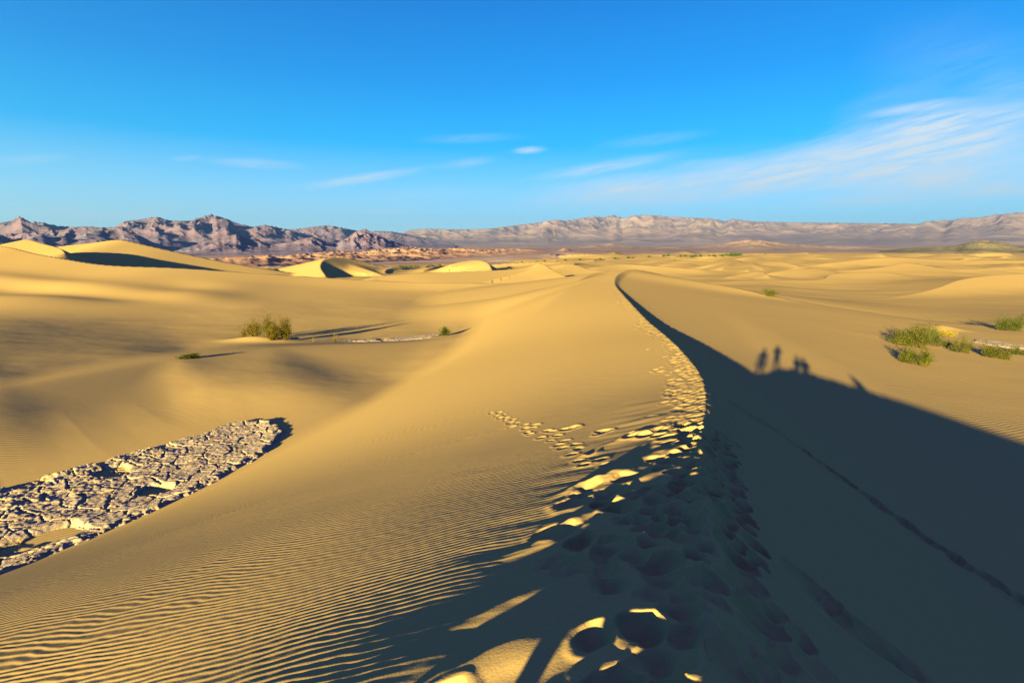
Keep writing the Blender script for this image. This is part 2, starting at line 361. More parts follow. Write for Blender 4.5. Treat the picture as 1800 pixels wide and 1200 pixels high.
def apply_prints(x, y, h, prints, th_edges=None):
    """x, y, h are (rows, cols) polar grids; carves bowls separated by sharp rims"""
    rr_all = np.hypot(x[:, 0], y[:, 0]); carve = np.zeros_like(h); rim = np.zeros_like(h)
    ne = np.searchsorted(rr_all, 30); WX = np.zeros_like(x); WY = np.zeros_like(x)
    WX[:ne] = .045*noise(x[:ne]*3.1, y[:ne]*3.1, 201)+.025*noise(x[:ne]*9, y[:ne]*9, 202); WY[:ne] = .045*noise(x[:ne]*3.1+7, y[:ne]*3.1, 203)+.025*noise(x[:ne]*9, y[:ne]*9, 204)
    for (px, py, R_, dp, an) in prints:
        r0 = math.hypot(px, py); w = R_*2.4
        i0, i1 = np.searchsorted(rr_all, [r0-w, r0+w])
        if i1 <= i0: continue
        dth = w/max(r0, .5)
        if dth > 2: j0, j1 = 0, x.shape[1]
        else:
            t0 = math.atan2(px, py); j0, j1 = np.searchsorted(TH, [t0-dth, t0+dth])
        if j1 <= j0: continue
        X = x[i0:i1, j0:j1]-px+WX[i0:i1, j0:j1]; Y = y[i0:i1, j0:j1]-py+WY[i0:i1, j0:j1]
        ca, sa = math.cos(an), math.sin(an); u = (X*ca+Y*sa)/1.25; v = -X*sa+Y*ca
        d2 = (u*u+v*v)/(R_*R_)
        bowl = -dp*1.35*np.maximum(1-np.sqrt(d2+.035), 0)
        carve[i0:i1, j0:j1] = np.minimum(carve[i0:i1, j0:j1], bowl)
        ring = dp*(.16 if py < 10 else .26)*np.exp(-((np.sqrt(d2)-1.12)/.28)**2)
        rim[i0:i1, j0:j1] = np.maximum(rim[i0:i1, j0:j1], ring)
    h += carve+rim*np.clip(1+carve*14, 0, 1)

VIEW = math.radians(52)
ncv = int(1350*Q); ncb = int(230*Q)
tv = np.arctan(np.linspace(-math.tan(VIEW), math.tan(VIEW), ncv))
tb = np.linspace(VIEW, 2*math.pi-VIEW, ncb+2)[1:-1]
TH = np.concatenate([tb[tb > math.pi]-2*math.pi, tv, tb[tb <= math.pi]])
def rows(a, b, step): return np.exp(np.arange(math.log(a), math.log(b), step/Q))
RR = np.concatenate([[.02], rows(.12, .8, .06), rows(.8, 1.3, .012), rows(1.3, 14, .0026), rows(14, 100, .0048), rows(100, 260, .0052), rows(260, 700, .0085), rows(700, 3500, .012), rows(3500, 17200, .03)])
def build_ground():
    R, T = np.meshgrid(RR, TH, indexing='ij'); X = R*np.sin(T); Y = R*np.cos(T)
    Z = np.empty_like(X)
    for i in range(0, len(RR), 120): Z[i:i+120] = base_height(X[i:i+120], Y[i:i+120])
    # smooth wind ripples (real relief) on the near windward flank, faded where trampled or on slip faces
    nr = np.searchsorted(RR, 26)
    x = X[:nr]; y = Y[:nr]; L = main_line()
    idx, d, s, v = polyfield(x.ravel(), y.ravel(), L, 40)
    sd = np.full(x.size, 99.0); sd[idx] = np.where(s > 0, -d, d); sd = sd.reshape(x.shape)      # metres left of the crest
    wx = x+.5*noise(x*.35, y*.35, 40)+.10*noise(x*1.3, y*1.3, 41)
    wy = y+.35*noise(x*.22, y*.3, 42)+.07*noise(x*1.1, y*1.7, 43)+.02*noise(x*4, y*5, 44)
    lam = .105
    ph = (wy*.985+wx*.17)/lam*2*np.pi
    rip = np.sin(ph+.45*np.sin(ph))
    amp = .0027*(1-sstep(15, 25, np.hypot(x, y)))*sstep(.9, 2.2, sd)*(1-sstep(10.5, 14, sd))
    amp *= .55+.75*np.clip(.5+noise(x*.3+5, y*.3, 45), 0, 1)
    Z[:nr] += rip*amp
    # slumps and wind carved streaks beside the trail
    left = sstep(.3, .9, sd)*(1-sstep(1.3, 2.6, sd)); near = 1-sstep(9, 15, np.hypot(x, y))
    ln = noise((y*.9+x*.35)*1.3, (x*.9-y*.35)*.45, 50); ln2 = noise((y*.9+x*.35)*2.9, (x*.9-y*.35)*.8, 51)
    Z[:nr] += left*(.045*np.clip(ln, -.2, 1)+.016*ln2)*near
    rt = sstep(.3, 1.0, -sd)*(1-sstep(3, 7, -sd))
    rt2 = sstep(.8, 2.5, -sd)*(1-sstep(14, 22, -sd)); al = y*.93+x*.37; dn_ = x*.93-y*.37
    Z[:nr] += rt*.02*noise((y*.9-x*.3)*1.6, x*.25, 52)+rt2*(.022*noise(al*.9, dn_*.16, 53)+.010*noise(al*2.6+.4*noise(x*.5, y*.5, 55), dn_*.3, 54))
    # slumped lobes along the left edge of the trail
    for px, py, ln_, wd, ht in [(850, 1172, .30, .08, .035), (1010, 1118, .40, .13, .062), (1062, 975, .42, .15, .09), (968, 1046, .36, .10, .055), (985, 945, .34, .09, .06), (1100, 876, .24, .08, .06), (1127, 903, .20, .07, .055),
                                (1042, 850, .34, .10, .07), (1018, 915, .26, .08, .055), (1078, 836, .28, .09, .07), (1115, 765, .34, .11, .06), (1150, 800, .30, .09, .05), (1030, 800, .2, .07, .04), (1140, 840, .26, .08, .05)]:
        hx, hy, hz = hit(px, py); u = (x-hx)*.955+(y-hy)*.296+.05*noise(x*5, y*5, 91); v = -(x-hx)*.296+(y-hy)*.955+.05*noise(x*4, y*4, 92)
        sv = np.where(v > 0, wd*.55, wd*1.5)
        Z[:nr] += ht*np.exp(-.5*((u/ln_)**2)**1.3-.5*(v/sv)**2)
    # small grain relief
    Z[:nr] += .0016*noise(x*9, y*9, 60)*(1-sstep(6, 12, np.hypot(x, y)))
    prints = make_prints()
    prints += EXTRA_PRINTS()
    apply_prints(X, Y, Z, prints)
    r = np.hypot(X, Y); th = np.degrees(np.arctan2(X, Y))
    edge = np.interp(th, [-180, -60, -30, -24, -12, -2, 6, 18, 30, 45, 60, 180], [500, 500, 330, 340, 370, 430, 620, 1150, 1900, 2600, 2600, 2600])
    e = edge*(1+.12*fbm(X/60, Y/60, 3, 70))
    plain = sstep(e*.96, e*1.04, r)
    return mesh_grid('ground', X, Y, Z, MAT_GROUND, wrap=False, attrs={'plain': plain, 'prints': np.zeros_like(plain)})
def trail(p0, p1, n, jit=.06, r=.13, dp=.05, two=.12):
    out = []; R = random.Random(int(p0[0]*100))
    for k in range(n):
        t = k/(n-1); s = two*(1 if k % 2 else -1)
        dx, dy = p1[0]-p0[0], p1[1]-p0[1]; L = math.hypot(dx, dy)
        out.append((p0[0]+dx*t-dy/L*s+R.gauss(0, jit), p0[1]+dy*t+dx/L*s+R.gauss(0, jit), r*R.uniform(.8, 1.2), dp*R.uniform(.7, 1.3), math.atan2(dy, dx)))
    return out
def EXTRA_PRINTS():
    out = []
    A = [hit(*p) for p in [(870, 724), (900, 742), (945, 760), (1000, 785), (1045, 812), (1085, 835)]]
    for a, b in zip(A, A[1:]):
        L = math.hypot(b[0]-a[0], b[1]-a[1]); out += trail(a, b, max(3, int(L/.30)), .05, .11, .040)
    B = [hit(*p) for p in [(945, 745), (1000, 753), (1060, 760), (1110, 765), (1165, 755)]]
    for a, b in zip(B, B[1:]):
        L = math.hypot(b[0]-a[0], b[1]-a[1]); out += trail(a, b, max(2, int(L/.6)), .06, .15, .06)
    Cc = [hit(*p) for p in [(1085, 835), (1060, 855), (1040, 880), (1020, 930), (1010, 985), (1040, 1010)]]
    for a, b in zip(Cc, Cc[1:]):
        L = math.hypot(b[0]-a[0], b[1]-a[1]); out += trail(a, b, max(3, int(L/.33)), .10, .19, .08, .2)
    Dd = [hit(*p) for p in [(1290, 712), (1360, 755), (1440, 812), (1520, 870), (1600, 928), (1700, 995), (1800, 1058), (1900, 1125)]]
    for a, b in zip(Dd, Dd[1:]):
        L = math.hypot(b[0]-a[0], b[1]-a[1]); out += trail(a, b, max(3, int(L/.20)), .03, .21, .15, .06)
    Ee = [hit(*p) for p in [(1435, 1035), (1470, 1075), (1510, 1110), (1570, 1150)]]
    for a, b in zip(Ee, Ee[1:]):
        L = math.hypot(b[0]-a[0], b[1]-a[1]); out += trail(a, b, max(3, int(L/.14)), .03, .22, .12, .04)
    return out

# ------------------------------------------------------------------ materials
def new_mat(name):
    m = bpy.data.materials.new(name); m.use_nodes = True; nt = m.node_tree; nt.nodes.clear()
    out = nt.nodes.new('ShaderNodeOutputMaterial'); b = nt.nodes.new('ShaderNodeBsdfPrincipled')
    nt.links.new(b.outputs[0], out.inputs[0]); b.inputs['Roughness'].default_value = .9; b.inputs['Specular IOR Level'].default_value = .15
    return m, nt, b
def N(nt, t, **kw):
    n = nt.nodes.new(t)
    for k, v in kw.items():
        if k.startswith('i_'): 
            key = k[2:]; key = int(key) if key.isdigit() else key.replace('_', ' ')
            n.inputs[key].default_value = v
        else: setattr(n, k, v)
    return n
def mixc(nt, fac, a, b, mode='MIX'):
    n = nt.nodes.new('ShaderNodeMix'); n.data_type = 'RGBA'; n.blend_type = mode
    for s, v in ((n.inputs[0], fac), (n.inputs[6], a), (n.inputs[7], b)):
        if hasattr(v, 'is_linked') or hasattr(v, 'links'): nt.links.new(v, s)
        else: s.default_value = v if not isinstance(v, tuple) or len(v) == 4 else v+(1,)
    return n.outputs[2]
def mth(nt, op, a, b=None, c=None, clamp=False):
    n = nt.nodes.new('ShaderNodeMath'); n.operation = op; n.use_clamp = clamp
    for s, v in zip(n.inputs, (a, b, c)):
        if v is None: continue
        if hasattr(v, 'links'): nt.links.new(v, s)
        else: s.default_value = v
    return n.outputs[0]
def ramp(nt, fac, stops):
    n = nt.nodes.new('ShaderNodeValToRGB'); nt.links.new(fac, n.inputs[0]); cr = n.color_ramp
    while len(cr.elements) < len(stops): cr.elements.new(.5)
    for e, (p, col) in zip(cr.elements, stops): e.position = p; e.color = tuple(col)+(1,)*(4-len(col))
    return n.outputs[0]
SAND = (.398, .274, .103); SAND2 = (.366, .250, .094)
def sand_nodes(nt):
    tc = N(nt, 'ShaderNodeTexCoord'); geo = tc.outputs['Object']
    n1 = N(nt, 'ShaderNodeTexNoise', i_Scale=.05, i_Detail=5.0); nt.links.new(geo, n1.inputs['Vector'])
    n2 = N(nt, 'ShaderNodeTexNoise', i_Scale=160.0, i_Detail=2.0); nt.links.new(geo, n2.inputs['Vector'])
    col = mixc(nt, n1.outputs[0], SAND, SAND2)
    g = ramp(nt, n2.outputs[0], [(.3, (.86, .86, .86)), (.7, (1.08, 1.08, 1.08))])
    return geo, mixc(nt, 1.0, col, g, 'MULTIPLY')
def mat_ground():
    m, nt, b = new_mat('sand_material')
    geo, sand = sand_nodes(nt)
    at = N(nt, 'ShaderNodeAttribute', attribute_name='plain')
    n3 = N(nt, 'ShaderNodeTexNoise', i_Scale=.004, i_Detail=8.0); nt.links.new(geo, n3.inputs['Vector'])
    plain = ramp(nt, n3.outputs[0], [(.3, (0.182, 0.128, 0.119)), (.5, (0.238, 0.169, 0.150)), (.65, (0.294, 0.223, 0.194)), (.8, (0.238, 0.169, 0.138))])
    col = mixc(nt, at.outputs['Fac'], sand, plain)
    nt.links.new(col, b.inputs['Base Color'])
    # fine ripples and grain as bump (the large ripples near the camera are real relief)
    mp = N(nt, 'ShaderNodeMapping'); nt.links.new(geo, mp.inputs[0]); mp.inputs['Rotation'].default_value = (0, 0, math.radians(62))
    wv = N(nt, 'ShaderNodeTexWave', wave_type='BANDS', bands_direction='X', wave_profile='SIN', i_Scale=1.6, i_Distortion=3.0, i_Detail=2.0, i_Detail_Scale=.6)
    nt.links.new(mp.outputs[0], wv.inputs[0])
    cd = N(nt, 'ShaderNodeVectorMath', operation='LENGTH'); nt.links.new(geo, cd.inputs[0])
    w1 = mth(nt, 'SMOOTH_MIN', 1, 1, 0) if False else None
    mr = N(nt, 'ShaderNodeMapRange', interpolation_type='SMOOTHSTEP'); nt.links.new(cd.outputs['Value'], mr.inputs[0])
    mr.inputs[1].default_value = 14; mr.inputs[2].default_value = 24
    mr2 = N(nt, 'ShaderNodeMapRange', interpolation_type='SMOOTHSTEP'); nt.links.new(cd.outputs['Value'], mr2.inputs[0])
    mr2.inputs[1].default_value = 40; mr2.inputs[2].default_value = 90; mr2.inputs[3].default_value = 1; mr2.inputs[4].default_value = 0
    np_ = N(nt, 'ShaderNodeTexNoise', i_Scale=.12, i_Detail=3.0); nt.links.new(geo, np_.inputs['Vector'])
    pm = N(nt, 'ShaderNodeMapRange'); nt.links.new(np_.outputs[0], pm.inputs[0]); pm.inputs[1].default_value = .42; pm.inputs[2].default_value = .62
    hh = mth(nt, 'MULTIPLY', mth(nt, 'MULTIPLY', wv.outputs['Fac'], mth(nt, 'MULTIPLY', mr.outputs[0], mr2.outputs[0])), mth(nt, 'MULTIPLY', pm.outputs[0], .006))
    g1 = N(nt, 'ShaderNodeTexNoise', i_Scale=60.0, i_Detail=3.0); nt.links.new(geo, g1.inputs['Vector'])
    hh = mth(nt, 'ADD', hh, mth(nt, 'MULTIPLY', g1.outputs[0], .0016))
    g2 = N(nt, 'ShaderNodeTexNoise', i_Scale=2.2, i_Detail=5.0); nt.links.new(geo, g2.inputs['Vector'])
    hh = mth(nt, 'ADD', hh, mth(nt, 'MULTIPLY', g2.outputs[0], .003))
    bp = N(nt, 'ShaderNodeBump', i_Strength=1.0, i_Distance=1.0); nt.links.new(hh, bp.inputs['Height']); nt.links.new(bp.outputs[0], b.inputs['Normal'])
    b.inputs['Specular IOR Level'].default_value = 0; b.inputs['Roughness'].default_value = 1
    return m
MAT_GROUND = mat_ground()
def mat_rock(name, cols, scale, strata=0.0, bump=0.0, bscale=1.0):
    m, nt, b = new_mat(name); tc = N(nt, 'ShaderNodeTexCoord'); geo = tc.outputs['Object']
    n1 = N(nt, 'ShaderNodeTexNoise', i_Scale=scale, i_Detail=9.0, i_Roughness=.62, i_Distortion=.6); nt.links.new(geo, n1.inputs['Vector'])
    col = ramp(nt, n1.outputs[0], [(.28+.44*i/(len(cols)-1), c_) for i, c_ in enumerate(cols)])
    if strata:
        mp = N(nt, 'ShaderNodeMapping'); nt.links.new(geo, mp.inputs[0]); mp.inputs['Scale'].default_value = (scale*.8, scale*.8, scale*9)
        n2 = N(nt, 'ShaderNodeTexNoise', i_Scale=1.0, i_Detail=5.0); nt.links.new(mp.outputs[0], n2.inputs['Vector'])
        s = ramp(nt, n2.outputs[0], [(.40, (.82, .80, .82)), (.56, (1.05, 1.0, .98)), (.66, (1.25, 1.18, 1.1))])
        col = mixc(nt, strata, col, s, 'MULTIPLY')
    nt.links.new(col, b.inputs['Base Color'])
    if bump:
        n3 = N(nt, 'ShaderNodeTexNoise', i_Scale=bscale, i_Detail=8.0, i_Roughness=.65); nt.links.new(geo, n3.inputs['Vector'])
        bp = N(nt, 'ShaderNodeBump', i_Strength=1.0, i_Distance=bump); nt.links.new(n3.outputs[0], bp.inputs['Height']); nt.links.new(bp.outputs[0], b.inputs['Normal'])
    b.inputs['Roughness'].default_value = 1; b.inputs['Specular IOR Level'].default_value = .05
    return m

# ------------------------------------------------------------------ mountains
def az_of(px, py=430):
    a, f, u = ray(px, py); return math.atan2(a, f)
def tan_el(px, py):
    a, f, u = ray(px, py); return u/math.hypot(a, f)
def mountain(name, sky, rf, rc, rb, mat, seed, freq, rough=.6, nth=900, nr=220, foot=8, stretch=1.0, p=1.0, smooth_cols=14, sub=.35):
    """a range: foot at rf, crest about rc, back at rb; sky = traced skyline (picture points)"""
    th = np.array([az_of(*s_) for s_ in sky]); te = np.array([tan_el(*s_) for s_ in sky])
    nth = int(nth*Q); nr = int(nr*Q)
    T = np.linspace(th[0], th[-1], nth); target = np.interp(T, th, te)
    fr = rf if callable(rf) else (lambda t: np.full_like(t, rf)); fc = rc if callable(rc) else (lambda t: np.full_like(t, rc)); fb = rb if callable(rb) else (lambda t: np.full_like(t, rb))
    A, Cc, B = fr(T), fc(T), fb(T)
    u = np.linspace(0, 1, nr)[:, None]
    Rg = np.where(u < .72, A+(Cc-A)*(u/.72), Cc+(B-Cc)*((u-.72)/.28))
    X = Rg*np.sin(T); Y = Rg*np.cos(T)
    G = far_height(X, Y)
    t = u/.72
    crest_h = target*Cc-far_height(Cc*np.sin(T), Cc*np.cos(T)); crest_h = np.maximum(crest_h, foot)
    env = np.where(t < 1, np.clip(t, 0, 1)**p, np.clip(1-(t-1)/.389, 0, 1)**1.1)
    wx = X+ .35/freq*fbm(X*freq*.7, Y*freq*.7, 3, seed+90); wy = Y+.35/freq*fbm(X*freq*.7+9, Y*freq*.7, 3, seed+95)
    rd = ridged(wx*freq*stretch, wy*freq, 6, seed)
    big = .5+.5*fbm(X*freq*.45, Y*freq*.45, 2, seed+40)
    hgt = env*((1-rough)+rough*(rd*1.35))*(.75+.5*big)+sub*.12*env*(ridged(wx*freq*4.3, wy*freq*3.1, 4, seed+7)-.5)
    hgt = np.maximum(hgt, 0)*crest_h
    # fit the skyline smoothly
    for _ in range(3):
        top = ((G+hgt)/Rg).max(0); k = (target*Cc-G[0])/np.maximum(top*Cc-G[0], 1e-3)
        k = np.clip(k, .2, 4); w = smooth_cols; kk = np.pad(k, w, mode='edge'); ker = np.hanning(2*w+1); ker /= ker.sum(); k = np.convolve(kk, ker, 'valid')
        hgt = hgt*k
    Z = G+hgt-foot*.25*(1-sstep(0, .08, u))-foot*.5*(u > .999)
    o = mesh_grid(name, X, Y, Z, mat); o['kind'] = 'structure'
    return o
def build_mountains():
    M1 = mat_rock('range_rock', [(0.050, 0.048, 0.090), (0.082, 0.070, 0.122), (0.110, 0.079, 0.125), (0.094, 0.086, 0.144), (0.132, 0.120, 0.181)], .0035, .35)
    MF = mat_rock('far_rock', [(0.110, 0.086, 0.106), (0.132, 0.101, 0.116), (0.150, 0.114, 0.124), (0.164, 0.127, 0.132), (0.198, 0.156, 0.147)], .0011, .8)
    MB = mat_rock('badland_clay', [(0.122, 0.068, 0.059), (0.187, 0.105, 0.086), (0.245, 0.150, 0.112), (0.274, 0.184, 0.139)], .012, .3)
    MH = mat_rock('hill_rock', [(.12, .085, .08), (.17, .12, .105), (.22, .16, .13)], .006, .2)
    MD = mat_rock('dark_hill_rock', [(.07, .06, .035), (.10, .085, .05), (.16, .13, .07)], .02, .0)
    mountain('mountains', [(-1500, 395), (-700, 385), (-300, 392), (-60, 396), (0, 392), (20, 388), (35, 380), (52, 390), (75, 391), (100, 397), (130, 399), (160, 398), (185, 402), (203, 399), (218, 389), (245, 386), (275, 381), (300, 388), (335, 388),
        (355, 381), (372, 377), (400, 385), (415, 392), (445, 399), (465, 395), (490, 400), (520, 407), (560, 414), (600, 424), (640, 436)], 2600, 4200, 5200, M1, 101, 1/620., .62, nth=1500, nr=300, foot=20)
    mountain('mountains', [(-700, 396), (-300, 402), (-80, 404), (0, 412), (60, 409), (110, 404), (150, 399), (185, 400), (215, 398), (235, 408), (265, 424), (300, 436), (330, 440)], 2000, 2500, 3000, M1, 133, 1/330., .6, nth=700, nr=200, foot=12)
    mountain('mountains', [(300, 443), (345, 430), (380, 418), (415, 412), (440, 420), (480, 430), (515, 425), (535, 419), (552, 416), (570, 424), (590, 428), (605, 421), (622, 409), (642, 402), (655, 409), (680, 420), (706, 429), (730, 436), (750, 440)], 1900, 2350, 2800, M1, 151, 1/260., .62, nth=700, nr=240, foot=10, smooth_cols=8)
    mountain('mountains', [(430, 410), (480, 403), (520, 403), (545, 399), (575, 396), (600, 400), (625, 405), (645, 409), (660, 406), (690, 407), (712, 411), (760, 420), (800, 428)], 5000, 6200, 7400, M1, 171, 1/900., .6, nth=600, nr=200, foot=20)
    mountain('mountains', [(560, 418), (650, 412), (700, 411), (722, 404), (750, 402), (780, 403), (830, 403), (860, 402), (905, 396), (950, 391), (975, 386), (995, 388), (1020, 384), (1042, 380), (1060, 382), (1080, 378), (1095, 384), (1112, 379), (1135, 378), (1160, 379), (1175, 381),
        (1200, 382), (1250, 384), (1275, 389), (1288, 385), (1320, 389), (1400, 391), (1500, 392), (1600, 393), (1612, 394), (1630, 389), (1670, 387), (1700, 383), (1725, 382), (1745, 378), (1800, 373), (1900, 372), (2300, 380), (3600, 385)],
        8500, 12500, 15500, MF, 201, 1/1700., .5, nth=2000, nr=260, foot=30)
    # badlands: a low eroded belt below the range
    ths = np.array([az_of(x_) for x_ in (-300, 300, 450, 600, 800, 1000, 1250)]); rs = np.array([700, 640, 660, 850, 1250, 1500, 1900.])
    f0 = lambda T: np.interp(T, ths, rs)
    mountain('badlands', [(-300, 452), (300, 452), (380, 454), (420, 451), (470, 447), (500, 450), (530, 446), (570, 443), (600, 441), (630, 443), (660, 438), (720, 434), (760, 437), (800, 436), (850, 438), (900, 437), (960, 440), (1000, 439), (1060, 441), (1130, 443), (1250, 444)],
        f0, lambda T: f0(T)*1.35, lambda T: f0(T)*1.7, MB, 231, 1/60., .62, nth=1100, nr=260, foot=2.0, p=.6, smooth_cols=10)
    mountain('low_hills', [(880, 441), (960, 438), (1020, 434), (1050, 430), (1070, 428), (1090, 430), (1120, 433), (1200, 434), (1260, 430), (1290, 425), (1320, 421), (1350, 424), (1400, 430), (1450, 432), (1520, 434), (1600, 437)],
        3000, 3600, 4300, MH, 251, 1/260., .5, nth=700, nr=140, foot=4)
    mountain('dark_hill', [(1545, 441), (1600, 436), (1640, 434), (1680, 432), (1700, 427), (1728, 423), (1755, 425), (1775, 429), (1795, 433), (1850, 430), (1900, 428), (1990, 437)],
        2400, 2600, 2850, MD, 271, 1/170., .4, nth=400, nr=100, foot=3)

# ------------------------------------------------------------------ light, sky, haze, camera
def build_light():
    w = bpy.data.worlds.new('World'); sc.world = w; w.use_nodes = True; nt = w.node_tree; nt.nodes.clear()
    out = nt.nodes.new('ShaderNodeOutputWorld'); bg = nt.nodes.new('ShaderNodeBackground'); nt.links.new(bg.outputs[0], out.inputs[0])
    sky = nt.nodes.new('ShaderNodeTexSky'); sky.sky_type = 'NISHITA'; sky.sun_disc = False
    sky.sun_elevation = SUN_EL; sky.sun_rotation = math.atan2(TOSUN[0], TOSUN[1]); sky.altitude = 0; sky.air_density = 1.0; sky.dust_density = .3; sky.ozone_density = 3.0
    tc = nt.nodes.new('ShaderNodeTexCoord'); vn = N(nt, 'ShaderNodeVectorMath', operation='NORMALIZE'); nt.links.new(tc.outputs['Generated'], vn.inputs[0])
    sx = nt.nodes.new('ShaderNodeSeparateXYZ'); nt.links.new(vn.outputs[0], sx.inputs[0])
    el = mth(nt, 'ARCSINE', sx.outputs[2]); az = mth(nt, 'ARCTAN2', sx.outputs[0], sx.outputs[1])
    K = 1/(.10*2**EXPO)                                  # ramp colours are as seen; the world strength and the exposure are taken out
    t = mth(nt, 'MULTIPLY', el, 1/(math.pi/2))
    grad = ramp(nt, t, [(p_/90, tuple(v*.5 for v in c_)) for p_, c_ in [(0, (.66, .87, .92)), (2.5, (.55, .82, .90)), (6, (.27, .66, .86)), (10, (.01, .44, .77)), (16, (.0, .26, .63)), (25, (.0, .12, .44)), (45, (.085, .09, .48)), (90, (.11, .075, .46))]])
    grad = mixc(nt, 1.0, grad, (2*K, 2*K, 2*K, 1), 'MULTIPLY')
    sky_s = mixc(nt, 1.0, sky.outputs[0], (.05, .5, 1.0, 1), 'MULTIPLY')
    col = mixc(nt, .85, sky_s, grad)
    col = sky_clouds(nt, col, az, el, K)
    nt.links.new(col, bg.inputs[0]); bg.inputs[1].default_value = .10
    L = bpy.data.lights.new('sun', 'SUN'); L.energy = 5.0; L.angle = math.radians(.53); L.color = (1.0, .80, .32)
    o = bpy.data.objects.new('sun', L); COL.objects.link(o)
    from mathutils import Vector
    o.rotation_euler = Vector(TOSUN).to_track_quat('Z', 'Y').to_euler()
STREAKS = [(1530, 201, 1705, 176, 7, .75), (1540, 233, 1850, 188, 15, .95), (1470, 205, 1650, 155, 18, .16), (930, 350, 1350, 312, 28, .75), (1220, 326, 1580, 262, 30, .95), (1440, 275, 1860, 230, 46, 1.0),
    (1340, 330, 1640, 298, 12, .55), (1460, 310, 1860, 280, 34, .95), (940, 313, 1190, 272, 10, .5), (1180, 292, 1320, 281, 8, .3), (902, 266, 957, 262, 6, .6), (1640, 333, 1860, 332, 10, .7), (1100, 352, 1330, 343, 10, .28), (1400, 357, 1620, 351, 8, .45), (1250, 300, 1700, 330, 30, .22), (1560, 345, 1860, 300, 26, .4), (1000, 335, 1500, 335, 22, .22),
    (520, 331, 752, 296, 8, .5), (370, 283, 530, 292, 8, .32), (770, 292, 870, 280, 8, .25), (-20, 286, 130, 274, 7, .2), (300, 280, 355, 276, 4, .2), (740, 246, 910, 240, 8, .15), (90, 387, 310, 372, 7, .35), (-40, 380, 170, 372, 10, .25), (620, 373, 730, 369, 4, .3),
    (1050, 256, 1240, 235, 10, .15), (600, 350, 900, 330, 14, .12), (1540, 90, 1860, 170, 60, .10), (1700, 160, 1850, 150, 20, .2)]
def sky_clouds(nt, col, az, el, K):
    cv = nt.nodes.new('ShaderNodeCombineXYZ'); nt.links.new(az, cv.inputs[0]); nt.links.new(el, cv.inputs[1])
    def fib(rot, sx_, sy_, det, dist):
        mp = N(nt, 'ShaderNodeMapping', vector_type='TEXTURE'); nt.links.new(cv.outputs[0], mp.inputs[0]); mp.inputs['Rotation'].default_value = (0, 0, rot); mp.inputs['Scale'].default_value = (sx_, sy_, 1)
        n = N(nt, 'ShaderNodeTexNoise', i_Scale=1.0, i_Detail=det, i_Roughness=.6, i_Distortion=dist); nt.links.new(mp.outputs[0], n.inputs['Vector']); return n.outputs[0]
    f1 = fib(math.radians(11), .07, .0075, 7.0, .7); f2 = fib(math.radians(14), .16, .022, 4.0, .4)
    fiber = mth(nt, 'MULTIPLY', ramp(nt, f1, [(.30, (0, 0, 0)), (.68, (1, 1, 1))]), ramp(nt, f2, [(.28, (.25, .25, .25)), (.62, (1, 1, 1))]))
    wn = mth(nt, 'MULTIPLY', mth(nt, 'SUBTRACT', f2, .5), .03)
    tot = None
    for x0, y0, x1, y1, w, op in STREAKS:
        a0, e0 = az_of(x0, y0), math.atan(tan_el(x0, y0)); a1, e1 = az_of(x1, y1), math.atan(tan_el(x1, y1))
        cx, cy = (a0+a1)/2, (e0+e1)/2; L = math.hypot(a1-a0, e1-e0)/2; an = math.atan2(e1-e0, a1-a0); ww = w/930
        mp = N(nt, 'ShaderNodeMapping', vector_type='TEXTURE'); nt.links.new(cv.outputs[0], mp.inputs[0])
        mp.inputs['Location'].default_value = (cx, cy, 0); mp.inputs['Rotation'].default_value = (0, 0, an); mp.inputs['Scale'].default_value = (L, ww, 1)
        va = N(nt, 'ShaderNodeVectorMath', operation='LENGTH'); nt.links.new(mp.outputs[0], va.inputs[0])
        d = mth(nt, 'ADD', va.outputs['Value'], mth(nt, 'MULTIPLY', mth(nt, 'SUBTRACT', f1, .5), 1.1))
        m = N(nt, 'ShaderNodeMapRange', interpolation_type='SMOOTHSTEP'); nt.links.new(d, m.inputs[0]); m.inputs[1].default_value = 1.4; m.inputs[2].default_value = .25; m.inputs[3].default_value = 0; m.inputs[4].default_value = op
        tot = m.outputs[0] if tot is None else mth(nt, 'SUBTRACT', 1.0, mth(nt, 'MULTIPLY', mth(nt, 'SUBTRACT', 1.0, tot), mth(nt, 'SUBTRACT', 1.0, m.outputs[0])))
    fac = mth(nt, 'MULTIPLY', tot, mth(nt, 'ADD', mth(nt, 'MULTIPLY', fiber, 1.15), .34), clamp=True)
    return mixc(nt, fac, col, (.76*K, .88*K, .95*K, 1))
def build_camera():
    cam = bpy.data.cameras.new('camera'); o = bpy.data.objects.new('camera', cam); COL.objects.link(o)
    cam.sensor_width = 36; cam.lens = 18.0; cam.clip_start = .05; cam.clip_end = 120000
    o.location = (0, 0, 0); o.rotation_euler = (math.pi/2-PITCH, 0, 0); sc.camera = o
    sc.render.resolution_x = 1024; sc.render.resolution_y = 682


